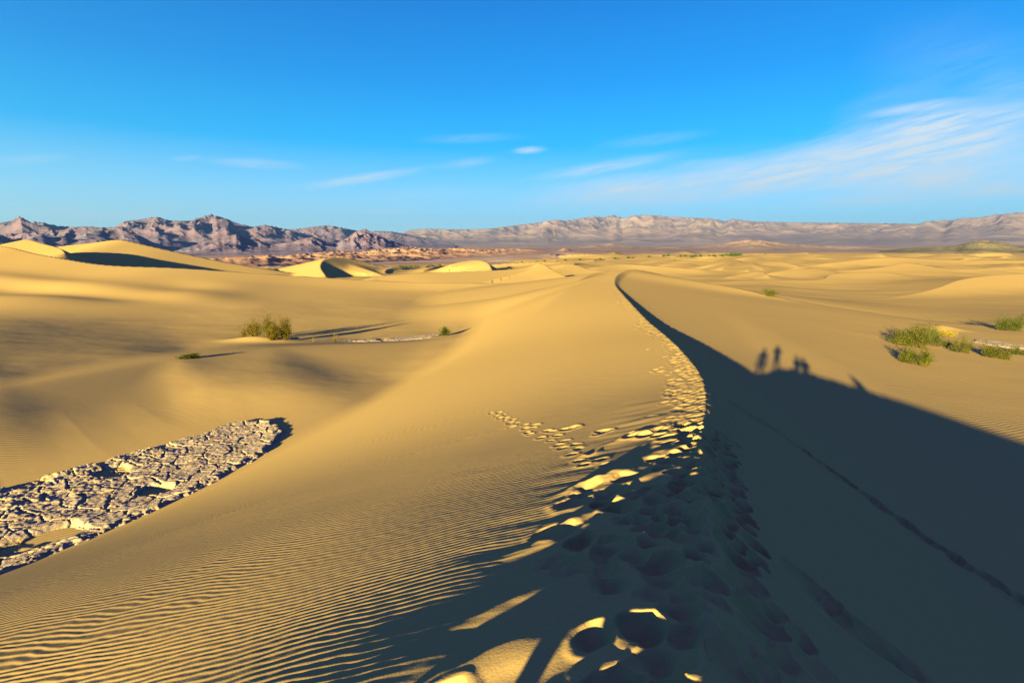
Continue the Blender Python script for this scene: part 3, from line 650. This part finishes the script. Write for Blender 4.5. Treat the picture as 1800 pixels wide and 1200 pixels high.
# ------------------------------------------------------------------ dried mud
def voronoi(x, y, seed, jit=.9):
    ix = np.floor(x); iy = np.floor(y); f1 = np.full(x.shape, 9.); f2 = np.full(x.shape, 9.); cid = np.zeros(x.shape); 
    for dx in (-1, 0, 1):
        for dy in (-1, 0, 1):
            k = _h(ix+dx, iy+dy, seed); k2 = _h(ix+dx, iy+dy, seed+1)
            px = ix+dx+.5+jit*(k/65535-.5); py = iy+dy+.5+jit*(k2/65535-.5); d = np.hypot(x-px, y-py)
            m = d < f1; f2 = np.where(m, f1, np.minimum(f2, d)); cid = np.where(m, k/65535, cid); f1 = np.where(m, d, f1)
    return f1, f2, cid
def mat_mud():
    m, nt, b = new_mat('dried_mud'); tc = N(nt, 'ShaderNodeTexCoord'); geo = tc.outputs['Object']
    n1 = N(nt, 'ShaderNodeTexNoise', i_Scale=1.3, i_Detail=8.0, i_Roughness=.65); nt.links.new(geo, n1.inputs['Vector'])
    col = ramp(nt, n1.outputs[0], [(.3, (.21, .16, .11)), (.5, (.29, .222, .155)), (.7, (.35, .28, .20))])
    at = N(nt, 'ShaderNodeAttribute', attribute_name='sandy'); _, sand = sand_nodes(nt)
    col = mixc(nt, at.outputs['Fac'], col, sand); nt.links.new(col, b.inputs['Base Color'])
    n3 = N(nt, 'ShaderNodeTexNoise', i_Scale=14.0, i_Detail=6.0, i_Roughness=.7); nt.links.new(geo, n3.inputs['Vector'])
    bp = N(nt, 'ShaderNodeBump', i_Strength=1.0, i_Distance=.03); nt.links.new(n3.outputs[0], bp.inputs['Height']); nt.links.new(bp.outputs[0], b.inputs['Normal'])
    b.inputs['Roughness'].default_value = 1; return m
def mud_patch(poly, step, cell, crack, lift, chunk=None, seed=5, hollows=()):
    pa = np.array(poly); lo = pa.min(0)-.6; hi = pa.max(0)+.6; step = step/Q
    xs = np.arange(lo[0], hi[0], step); ys = np.arange(lo[1], hi[1], step); X, Y = np.meshgrid(xs, ys)
    cstep = 6; xc = xs[::cstep]; yc = ys[::cstep]
    if xc[-1] < xs[-1]: xc = np.append(xc, xs[-1])
    if yc[-1] < ys[-1]: yc = np.append(yc, ys[-1])
    XC, YC = np.meshgrid(xc, yc); GC = base_height(XC, YC)
    T1 = np.stack([np.interp(xs, xc, row) for row in GC]); Gd = np.stack([np.interp(ys, yc, T1[:, j]) for j in range(len(xs))], 1)
    sd = poly_sd(X, Y, poly)+.28*fbm(X*1.1, Y*1.1, 4, seed)*1.6+.08*noise(X*7, Y*7, seed+3)
    wx = X/cell+.32*noise(X*1.6/cell*.5, Y*1.6/cell*.5, seed+11)+.06*noise(X*9, Y*9, seed+12); wy = Y/cell*1.15+.32*noise(X*.8/cell+7, Y*.8/cell, seed+13)+.06*noise(X*9, Y*9, seed+14)
    f1, f2, cid = voronoi(wx, wy, seed)
    g1, g2, cid2 = voronoi(wx*2.3+4, wy*2.3, seed+5)
    e = f2-f1; cr = 1-sstep(.015, .10, e); cr2 = (1-sstep(.02, .12, g2-g1))*.35
    rel = lift+(cid-.5)*.045-crack*cr-crack*cr2*.6+.018*noise(X*5, Y*5, seed+21)+.03*noise(X*1.1, Y*1.1, seed+22)+.02*(1-np.clip(e*2.2, 0, 1))*(1-cr)
    sandy = cr*.2
    if chunk is not None:
        ck = chunk(X, Y)
        r1 = ridged(X*.55+.3*noise(X, Y, 8), Y*.8, 4, seed+30); bl1, bl2, bid = voronoi(X*2.1+.25*noise(X*3, Y*3, 9), Y*2.6, seed+40)
        blk = bid*sstep(.02, .15, bl2-bl1)
        low = sstep(.1, .45, fbm(X*.33+3, Y*.42, 3, seed+50))
        rel = rel+ck*(.20*(r1-.42)+.13*(blk-.5)+.05*noise(X*6, Y*6, seed+55)-.34*low)
        sandy = np.maximum(sandy, ck*low*.8)
        for hx, hy, hr, hd in hollows:
            d = np.hypot((X-hx), (Y-hy)*1.15)/hr+.25*noise(X*1.2, Y*1.2, 77); w = 1-sstep(.55, 1.0, d)
            rel -= hd*w; sandy = np.maximum(sandy, sstep(.5, 1, w)*.8)
    edge = sstep(-.15, .45, sd)
    Z = Gd+rel*edge-.12*(1-sstep(-.5, .0, sd))-.06*(1-edge)
    o = mesh_grid('mud_flat', X, Y, Z, MAT_MUD, attrs={'sandy': sandy*np.ones_like(X)}); o['kind'] = 'structure'
    bm_del = poly_sd(X[:-1, :-1].ravel(), Y[:-1, :-1].ravel(), poly) < -.75
    import bmesh
    bm = bmesh.new(); bm.from_mesh(o.data); bm.faces.ensure_lookup_table()
    bmesh.ops.delete(bm, geom=[bm.faces[i] for i in np.nonzero(bm_del)[0]], context='FACES'); bm.to_mesh(o.data); bm.free()
    return o
MAT_MUD = mat_mud()
def build_mud():
    c0 = PZ(330, 800, -10)[0]
    hol = [PZ(40, 960, -10.1)[:2]+(1.1, .14), PZ(100, 940, -10.1)[:2]+(1.0, .34), PZ(275, 862, -10.1)[:2]+(.8, .25), PZ(200, 830, -10.1)[:2]+(.9, .14)]
    mud_patch(MUDPOLY, .034, .95, .085, .20, lambda X, Y: .5*(1-sstep(-4.5, 1.5, X-c0-.12*(Y-22))), 5, hol)
    for lst, z in (([(606, 600), (640, 596), (655, 593), (668, 597), (672, 603), (600, 604)], -10.0),
                   ([(668, 600), (678, 593), (705, 591), (740, 589), (765, 588), (778, 592), (760, 598), (700, 602)], -10.0),
                   ([(1700, 602), (1715, 598), (1745, 601), (1780, 606), (1840, 610), (1840, 618), (1790, 616), (1740, 612)], -9.7)):
        p0 = hit(*lst[len(lst)//2]); mud_patch([PZ(a_, b_, p0[2])[:2] for a_, b_ in lst], .07, 1.1, .05, .10, None, 15)

# ------------------------------------------------------------------ bushes
def mat_leaf(name, c1, c2, c3):
    m, nt, b = new_mat(name); tc = N(nt, 'ShaderNodeTexCoord')
    n1 = N(nt, 'ShaderNodeTexNoise', i_Scale=2.2, i_Detail=5.0); nt.links.new(tc.outputs['Object'], n1.inputs['Vector'])
    col = ramp(nt, n1.outputs[0], [(.34, c1), (.5, c2), (.66, c3)]); nt.links.new(col, b.inputs['Base Color'])
    tr = nt.nodes.new('ShaderNodeBsdfTranslucent'); nt.links.new(col, tr.inputs[0]); ms = nt.nodes.new('ShaderNodeMixShader'); ms.inputs[0].default_value = .22
    out = [n for n in nt.nodes if n.type == 'OUTPUT_MATERIAL'][0]; nt.links.new(b.outputs[0], ms.inputs[1]); nt.links.new(tr.outputs[0], ms.inputs[2]); nt.links.new(ms.outputs[0], out.inputs[0])
    return m
LEAF = {'green': mat_leaf('creosote_leaf', (0.030, 0.038, 0.004), (0.062, 0.070, 0.008), (0.105, 0.105, 0.012)), 'dark': mat_leaf('dark_leaf', (0.026, 0.040, 0.005), (0.049, 0.068, 0.008), (0.078, 0.094, 0.011)),
        'far': mat_leaf('mesquite_leaf', (0.023, 0.050, 0.006), (0.039, 0.079, 0.010), (0.065, 0.101, 0.016)), 'olive': mat_leaf('olive_gold_leaf', (.045, .045, .004), (.10, .085, .008), (.20, .135, .014)), 'dry': mat_leaf('dry_twig_leaf', (0.163, 0.115, 0.024), (0.221, 0.158, 0.040), (0.117, 0.108, 0.016)), 'gold': mat_leaf('golden_leaf', (0.273, 0.187, 0.016), (0.325, 0.238, 0.024), (0.195, 0.173, 0.016))}
MAT_STEM = mat_rock('twig_bark', [(.05, .032, .02), (.11, .07, .04)], 6.0)
def tri_mesh(name, V, F, mat, parent):
    me = bpy.data.meshes.new(name); V = np.asarray(V, np.float32); F = np.asarray(F, np.int32); k = F.shape[1]
    me.vertices.add(len(V)); me.vertices.foreach_set('co', V.ravel()); me.loops.add(F.size); me.loops.foreach_set('vertex_index', F.ravel())
    me.polygons.add(len(F)); me.polygons.foreach_set('loop_start', np.arange(0, F.size, k, dtype=np.int32)); me.update(calc_edges=True); me.materials.append(mat)
    o = bpy.data.objects.new(name, me); COL.objects.link(o); o.parent = parent; return o
def bush_parts(root, w, d, h, nst, nlf, leaf, lsize, seed, flat=.0, lobes=1, low=.25):
    R = np.random.default_rng(seed); V = []; F = []; LV = []; LF = []
    cen = [(0, 0)] if lobes == 1 else [((-.24+.48*k_/(lobes-1)+R.normal(0, .03))*w, R.uniform(-.2, .2)*d) for k_ in range(lobes)]
    lh = [1]; sc_ = 1.0
    if lobes > 1: sc_ = (.62 if lobes == 2 else .52); lh = [R.uniform(.62, 1.15) for _ in cen]
    per = max(4, nlf//nst); vi = 0; li = 0
    for s_ in range(nst):
        bx, by = cen[s_ % len(cen)]; bx += R.normal(0, .07*w); by += R.normal(0, .05*d)
        a = R.uniform(0, 2*np.pi); t = R.uniform(0, 1)**.6*1.22
        dx, dy, dz = math.sin(t)*math.cos(a), math.sin(t)*math.sin(a), math.cos(t)
        g = R.uniform(.6, 1.0)+(.15 if R.random() < .15 else 0)
        hh = 1.2*h*(.8+.3*R.random())*lh[s_ % len(cen)]
        tip = np.array([bx+dx*w*.5*g*sc_, by+dy*d*.5*g*sc_, max(dz, .08)*hh*g+.02]); base = np.array([bx, by, -.05])
        mid = (base+tip)/2+np.array([dx, dy, 0])*-.04*w+np.array([0, 0, .10*h]); bow = R.normal(0, .03*w, 3)
        q = [base, (base+mid)/2, mid+bow, (mid+tip)/2+bow*.7, tip]; rad = [.016*w**.5, .012*w**.5, .008, .006, .003]
        for p_, r_ in zip(q, rad):
            for k in range(3):
                V.append(p_+np.array([math.cos(k*2.094)*r_, math.sin(k*2.094)*r_, 0]))
        for m_ in range(4):
            for k in range(3): F.append((vi+m_*3+k, vi+m_*3+(k+1) % 3, vi+m_*3+3+(k+1) % 3, vi+m_*3+3+k))
        vi += 15
        u = low+(1.04-low)*R.random(per)**.75; b_ = (1-u)[:, None]; u_ = u[:, None]
        c_ = b_*b_*base+2*b_*u_*(mid+bow)+u_*u_*tip+R.normal(0, 1, (per, 3))*np.array([w, d, h])*.050*(.5+u_)+R.normal(0, lsize, (per, 3))
        c_[:, 2] = np.maximum(c_[:, 2], .03)
        n1 = R.normal(0, 1, (per, 3)); n1[:, 2] += .5; n1 /= np.linalg.norm(n1, axis=1)[:, None]; n2 = np.cross(n1, R.normal(0, 1, (per, 3))); n2 /= np.linalg.norm(n2, axis=1)[:, None]
        z_ = lsize*R.uniform(.6, 1.35, per)[:, None]
        LV.append(np.stack([c_-n1*z_, c_+n2*z_*.45, c_+n1*z_, c_-n2*z_*.45], 1).reshape(-1, 3)); LF.append(np.arange(per*4).reshape(-1, 4)+li); li += per*4
    tri_mesh('stems', V, F, MAT_STEM, root); tri_mesh('foliage', np.concatenate(LV), np.concatenate(LF), LEAF[leaf], root)
def root_at(name, label, cat, loc, group=None, rz=0):
    o = bpy.data.objects.new(name, None); COL.objects.link(o); o.location = loc; o.rotation_euler = (0, 0, rz); o['label'] = label; o['category'] = cat; o.empty_display_size = .3
    if group: o['group'] = group
    return o
def bush(px, py, wpx, hpx, label, leaf='green', nst=60, nlf=5000, lobes=1, seed=1, depth=.7, name='creosote_bush', group=None, low=.06, Y=None):
    if Y is None: p = hit(px, py)
    else:
        a, f, u = ray(px, py); p = (a/f*Y, Y, gz(a/f*Y, Y))
    r = math.hypot(p[0], p[1], p[2]) if hasattr(math, 'hypot') else 1
    a, f, u = ray(px, py); Lr = math.sqrt(a*a+f*f+u*u); mpp = r/Lr
    w = wpx*mpp; h = hpx*mpp
    root = root_at(name, label, 'bush', (p[0]+p[0]/r*w*.15, p[1]+p[1]/r*w*.15, gz(p[0]+p[0]/r*w*.15, p[1]+p[1]/r*w*.15)-.02), group, -math.atan2(p[0], p[1]))
    bush_parts(root, w, w*depth, h, nst, nlf, leaf, .028+.010*w**.5, seed, lobes=lobes, low=low); return root
def build_bushes():
    g1 = 'bushes on the left sand hummock'
    bush(463, 603, 50, 32, 'tall olive bush in the middle of the hummock, with bare golden twigs below', 'olive', 65, 9000, 2, 21, group=g1, low=.45, Y=58.5)
    bush(494, 608, 42, 34, 'dense dark green bush at the right end of the left hummock, casting a long shadow', 'olive', 80, 15000, 2, 22, group=g1, Y=57)
    bush(428, 603, 30, 19, 'small straw coloured bush at the left end of the left hummock', 'dry', 40, 1600, 1, 23, group=g1, Y=59)
    bush(445, 598, 16, 17, 'thin faded twiggy bush between the straw bush and the tall olive bush', 'dry', 26, 500, 1, 24, group=g1, Y=58.5)
    bush(333, 630, 34, 11, 'low flat green bush half hidden behind the sand rise on the left', 'green', 50, 3000, 2, 25)
    bush(588, 604, 20, 15, 'small dry yellow plant with a green top beside the long shadow', 'dry', 22, 420, 1, 26, name='dry_plant', Y=57)
    bush(551, 605, 5, 8, 'tiny orange dry sprig standing in the sand right of the hummock', 'gold', 10, 120, 1, 27, name='dry_plant', Y=57)
    bush(782, 590, 23, 14, 'round dark green bush alone beside the pale mud strip', 'dark', 70, 4200, 1, 28, depth=.9)
    bush(1353, 522, 34, 15, 'solitary green bush in the hollow right of the long crest', 'green', 30, 3600, 1, 29)
    g2 = 'bushes in the hollow on the right'
    bush(1598, 609, 67, 47, 'widest green bush of the right group, casting a spiky shadow to its left', 'green', 45, 8500, 3, 31, group=g2)
    bush(1630, 607, 35, 34, 'olive bush joined to the right end of the widest bush', 'dark', 30, 4200, 2, 32, group=g2)
    bush(1606, 641, 50, 36, 'low bright green bush nearest the great shadow', 'green', 32, 5200, 2, 33, group=g2)
    bush(1630, 640, 12, 18, 'small bright green tuft just right of the bush nearest the great shadow', 'green', 13, 900, 1, 34, group=g2)
    bush(1657, 610, 22, 17, 'small low bush between the widest bush and the sprawling ones', 'green', 18, 1700, 2, 35, group=g2)
    bush(1690, 620, 29, 29, 'sprawling bush in front of the pale mud flat, left of two', 'green', 25, 2900, 3, 36, group=g2)
    bush(1748, 630, 48, 29, 'long low bush in front of the pale mud flat, right of two', 'green', 30, 4500, 3, 37, group=g2)
    bush(1793, 624, 21, 16, 'low bush cut by the right edge of the photo below the mud flat', 'green', 18, 1600, 2, 38, group=g2)
    bush(1776, 582, 46, 35, 'dark green bush high on the right, with its shadow thrown to its left', 'dark', 40, 7000, 3, 39, group=g2)
    bush(1664, 591, 26, 10, 'golden dry scrub growing on the small sand mound behind the widest bush', 'gold', 25, 2200, 2, 40, name='dry_scrub')
    # the far edge of the dunes: one bush, copied with its parts
    far = [(704, 469, 8), (713, 470, 7), (722, 470, 8), (731, 469, 6), (760, 468, 7), (773, 467, 6), (917, 461, 5), (944, 460, 4), (957, 460, 6), (980, 459, 4), (994, 458, 6), (1019, 457, 7), (1055, 456, 6), (1080, 455, 8), (1086, 455, 5),
           (1105, 454, 8), (1112, 454, 6), (1141, 452, 7), (1166, 451, 9), (1174, 450, 9), (1197, 451, 8), (1205, 451, 8), (1216, 452, 10), (1223, 451, 8), (1232, 451, 9), (1247, 450, 6), (1255, 451, 9), (1268, 450, 9), (1276, 449, 8), (1301, 448, 7),
           (1345, 447, 4), (1487, 441, 5), (1790, 437, 9), (1776, 437, 9)]
    protos = []
    for k in range(3):
        if k == 0: first = far[0]
    lab = 'small dark green mesquite bush, a speck at the far edge of the dune field'; grp = 'small bushes along the far edge of the dunes'
    src = root_at('mesquite_bush', lab, 'bush', (0, 0, 0), grp); bush_parts(src, 1, .8, .42, 34, 700, 'far', .05, 50, lobes=3, low=.15)
    def put(o, px, py, wpx, lb=None, hs=1.0):
        p = hit(px, py, 30); r = math.sqrt(p[0]**2+p[1]**2); a, f, u = ray(px, py); w = wpx*r/math.hypot(a, f)
        o.location = (p[0], p[1], gz(p[0], p[1])-.02*w); o.scale = (w, w, w*hs); o.rotation_euler = (0, 0, random.uniform(0, 6.28))
        if lb: o['label'] = lb
    for i, (px, py, w) in enumerate(far):
        if i == 0: o = src
        else:
            o = src.copy(); COL.objects.link(o)
            for ch in list(src.children):
                c_ = ch.copy(); COL.objects.link(c_); c_.parent = o
        put(o, px, py, w)
    for px, py, w, lb in [(1290, 450, 24, 'widest green thicket at the right end of the far row of bushes'), (1692, 438, 14, 'green bush clump on the horizon in front of the dark low hill')]:
        o = src.copy(); COL.objects.link(o)
        for ch in list(src.children):
            c_ = ch.copy(); COL.objects.link(c_); c_.parent = o
        put(o, px, py, w, lb, .7)

# ------------------------------------------------------------------ the people on the crest whose shadows fall across the hollow
def person(x, y, joints, edges, radii, label, rz, hair, cols, z0=None):
    z0 = gz(x, y) if z0 is None else z0
    me = bpy.data.meshes.new('body'); me.from_pydata(joints, edges, []); o = bpy.data.objects.new('person', me); COL.objects.link(o)
    sk = o.modifiers.new('skin', 'SKIN'); sk.use_smooth_shade = True; o.modifiers.new('sub', 'SUBSURF').levels = 1
    for v, r_ in zip(me.skin_vertices[0].data, radii): v.radius = (r_, r_) if not isinstance(r_, tuple) else r_
    me.skin_vertices[0].data[0].use_root = True
    dg = bpy.context.evaluated_depsgraph_get(); ev = o.evaluated_get(dg); m2 = bpy.data.meshes.new_from_object(ev); o.modifiers.clear(); o.data = m2; bpy.data.meshes.remove(me)
    for c_ in cols: m2.materials.append(c_)
    m2.polygons.foreach_set('use_smooth', np.ones(len(m2.polygons), bool))
    hd = np.array(joints[HEAD]); wr = [np.array(joints[WL]), np.array(joints[WR])]; hipz = joints[0][2]
    for p_ in m2.polygons:
        cc = np.array(p_.center)
        k = 2 if cc[2] < hipz+.02 else 1
        if np.linalg.norm(cc-hd) < .17 or min(np.linalg.norm(cc-w_) for w_ in wr) < .12: k = 0
        if hipz > .7 and cc[2] < .08: k = 3
        p_.material_index = k
    o.location = (x, y, z0); o.rotation_euler = (0, 0, rz); o['label'] = label; o['category'] = 'person'; o['group'] = 'people on the crest behind the camera'
    import bmesh
    bm = bmesh.new(); bmesh.ops.create_uvsphere(bm, u_segments=20, v_segments=12, radius=.108)
    for v in list(bm.verts):
        v.co.y -= .012
        n_ = noise(np.array([v.co.x*22]), np.array([v.co.z*22+v.co.y*9]), 4)[0]*.006; v.co *= 1+n_/.1
    bmesh.ops.delete(bm, geom=[v for v in bm.verts if v.co.z < .0 and v.co.y > -.02 or v.co.z < -.07], context='VERTS')
    hm = bpy.data.meshes.new('hair'); bm.to_mesh(hm); bm.free(); ho = bpy.data.objects.new('hair', hm); COL.objects.link(ho); ho.parent = o; ho.location = tuple(hd+np.array([0, 0, .035])); hm.materials.append(hair)
    return o
HEAD, WL, WR = 5, 10, 14
def body(pose):
    # 0 pelvis 1 waist 2 chest 3 neck base 4 neck 5 head 6 crown | left: 7 shoulder 8 elbow 9 forearm 10 wrist ; right: 11..14 | legs 15 hipL 16 knee 17 ankle 18 toe ; 19.. right | nose, fingers
    J = [None]*23; E = [(0, 1), (1, 2), (2, 3), (3, 4), (4, 5), (5, 6), (2, 7), (7, 8), (8, 9), (9, 10), (2, 11), (11, 12), (12, 13), (13, 14), (0, 15), (15, 16), (16, 17), (17, 18), (0, 19), (19, 20), (20, 21), (21, 22)]
    rad = [.14, .13, .15, .075, .055, .09, .06, .06, .045, .038, .028, .06, .045, .038, .028, .095, .065, .045, .04, .095, .065, .045, .04]
    for k, v in pose.items(): J[k] = v
    for w_, e_ in ((10, 9), (14, 13)):                 # five fingers, unequal, from the palm
        wv = np.array(J[w_]); d = wv-np.array(J[e_]); d /= np.linalg.norm(d); side = np.cross(d, [0, 0, 1.]); side = side/(np.linalg.norm(side)+1e-6); palm = wv+d*.07
        n0 = len(J); J.append(tuple(palm)); rad.append(.026); E.append((w_, n0))
        for q, (off, ln) in enumerate([(-.030, .065), (-.010, .078), (.010, .074), (.030, .058)]):
            a = palm+side*off+d*.02; b = a+d*ln*.55; c_ = b+d*ln*.4+np.array([0, 0, -.018])
            i0 = len(J); J += [tuple(a), tuple(b), tuple(c_)]; rad += [.0095, .009, .008]; E += [(n0, i0), (i0, i0+1), (i0+1, i0+2)]
        a = wv+d*.03-side*.035; b = a-side*.02+d*.03; i0 = len(J); J += [tuple(a), tuple(b)]; rad += [.012, .009]; E += [(w_, i0), (i0, i0+1)]
    hd = np.array(J[5]); i0 = len(J); J.append(tuple(hd+np.array([0, .105, -.015]))); rad.append(.012); E.append((5, i0))   # nose
    return J, E, rad
def stand(h=1.75, arms='down'):
    k = h/1.75; p = {0: (0, 0, .93), 1: (0, .01, 1.10), 2: (0, 0, 1.32), 3: (0, 0, 1.46), 4: (0, .01, 1.53), 5: (0, .02, 1.62), 6: (0, .01, 1.69), 15: (-.10, 0, .86), 16: (-.12, .03, .48), 17: (-.13, 0, .09), 18: (-.14, .14, .035), 19: (.10, 0, .86), 20: (.12, .03, .48), 21: (.13, 0, .09), 22: (.14, .14, .035),
         7: (-.19, 0, 1.42), 11: (.19, 0, 1.42)}
    if arms == 'down': p.update({8: (-.25, -.01, 1.12), 9: (-.26, .05, .97), 10: (-.26, .09, .86), 12: (.25, -.01, 1.12), 13: (.26, .05, .97), 14: (.26, .09, .86)})
    else: p.update({8: (-.27, .16, 1.22), 9: (-.20, .24, 1.36), 10: (-.10, .27, 1.50), 12: (.27, .16, 1.22), 13: (.20, .24, 1.36), 14: (.10, .27, 1.50)})
    return {i: tuple(np.array(v)*k) for i, v in p.items()}
def kneel():
    return {0: (0, -.06, .50), 1: (0, -.05, .66), 2: (0, -.02, .88), 3: (0, 0, 1.02), 4: (0, .01, 1.09), 5: (0, .02, 1.18), 6: (0, .01, 1.25), 15: (-.10, -.05, .46), 16: (-.13, .12, .08), 17: (-.13, -.30, .07), 18: (-.13, -.42, .03), 19: (.10, -.05, .46), 20: (.13, .12, .08), 21: (.13, -.30, .07), 22: (.13, -.42, .03),
         7: (-.19, 0, .98), 8: (-.27, .16, .80), 9: (-.20, .22, .94), 10: (-.12, .24, 1.06), 11: (.19, 0, .98), 12: (.27, .16, .80), 13: (.20, .22, .94), 14: (.12, .24, 1.06)}
def sit(lean=0.0):
    p = {0: (0, 0, .12), 1: (0, -.03-lean*.2, .28), 2: (0, -.03-lean*.5, .50), 3: (0, 0-lean*.7, .64), 4: (0, .02-lean*.75, .71), 5: (0, .05-lean*.8, .80), 6: (0, .04-lean*.85, .87), 15: (-.10, .05, .12), 16: (-.14, .42, .46), 17: (-.14, .62, .06), 18: (-.15, .76, .02), 19: (.10, .05, .12), 20: (.14, .42, .46),
         21: (.14, .62, .06), 22: (.15, .76, .02), 7: (-.19, -lean*.6, .60), 8: (-.27, .14, .42), 9: (-.22, .28, .46), 10: (-.14, .38, .52), 11: (.19, -lean*.6, .60), 12: (.27, .14, .42), 13: (.22, .28, .46), 14: (.14, .38, .52)}
    return p
def plain(name, c_):
    m, nt, b = new_mat(name); tc = N(nt, 'ShaderNodeTexCoord'); n1 = N(nt, 'ShaderNodeTexNoise', i_Scale=30.0, i_Detail=4.0); nt.links.new(tc.outputs['Object'], n1.inputs['Vector'])
    nt.links.new(ramp(nt, n1.outputs[0], [(.3, tuple(v*.8 for v in c_)), (.7, tuple(min(v*1.15, 1) for v in c_))]), b.inputs['Base Color']); return m
def build_people():
    skin = plain('skin', (.5, .3, .2)); hair = plain('dark_hair', (.04, .025, .015)); tr = plain('denim', (.06, .09, .16)); sh = plain('boot_leather', (.08, .05, .03)); s1 = plain('grey_shirt', (.2, .2, .22)); s2 = plain('white_shirt', (.6, .58, .55)); s3 = plain('dark_jacket', (.05, .06, .08))
    face = -SUN_AZ
    def mk(x, y, pose, lb, s_, rz=face):
        J, E, rad = body(pose); return person(x, y, J, E, rad, lb, rz, hair, [skin, s_, tr, sh])
    mk(-.24, -.46, stand(1.64, 'up'), 'standing person holding a camera to the face, casting the wider of the two tall shadows', s3)
    mk(-.98, -.22, stand(1.80, 'down'), 'standing person with arms down, casting the narrow tall shadow on the left', s1)
    mk(.78, -.90, {k: tuple(.8*c_ for c_ in v) for k, v in sit(.1).items()}, 'person sitting on the crest right of the standing ones, casting the low lumpy shadow', s2)
    mk(1.10, -1.08, {k: tuple(.8*c_ for c_ in v) for k, v in sit(.2).items()}, 'second sitting person, hard by the first, casting the right part of the low lumpy shadow', s1, face-.3)
    mk(1.75, -5.8, stand(1.15, 'down'), 'person further back along the crest, casting the slanting spike of shadow', s3, face+.5).rotation_euler = (.0, -.55, face+.6)

def build_haze():
    import bmesh
    bm = bmesh.new(); bmesh.ops.create_cube(bm, size=1.0); me = bpy.data.meshes.new('haze'); bm.to_mesh(me); bm.free(); o = bpy.data.objects.new('haze', me); COL.objects.link(o)
    top, bot = 880, -75; o.scale = (35600, 35600, top-bot); o.location = (0, 0, (top+bot)/2); o['kind'] = 'stuff'
    m = bpy.data.materials.new('haze'); m.use_nodes = True; nt = m.node_tree; nt.nodes.clear(); out = nt.nodes.new('ShaderNodeOutputMaterial'); v = nt.nodes.new('ShaderNodeVolumePrincipled')
    v.inputs['Color'].default_value = (.40, .76, 1.0, 1); v.inputs['Density'].default_value = HAZE; v.inputs['Anisotropy'].default_value = .65; nt.links.new(v.outputs[0], out.inputs['Volume']); me.materials.append(m)
HAZE = 4.6e-5
EXPO = 2.8

G = build_ground(); G['kind'] = 'structure'
build_mountains()
build_mud()
build_bushes()
build_people()
if not os.environ.get('NOHAZE'): build_haze()
build_light(); build_camera()
sc.view_settings.view_transform = 'Standard'; sc.view_settings.look = 'None'; sc.view_settings.gamma = 1; sc.view_settings.exposure = EXPO
sc.cycles.max_bounces = 5; sc.cycles.diffuse_bounces = 0; sc.cycles.volume_bounces = 0
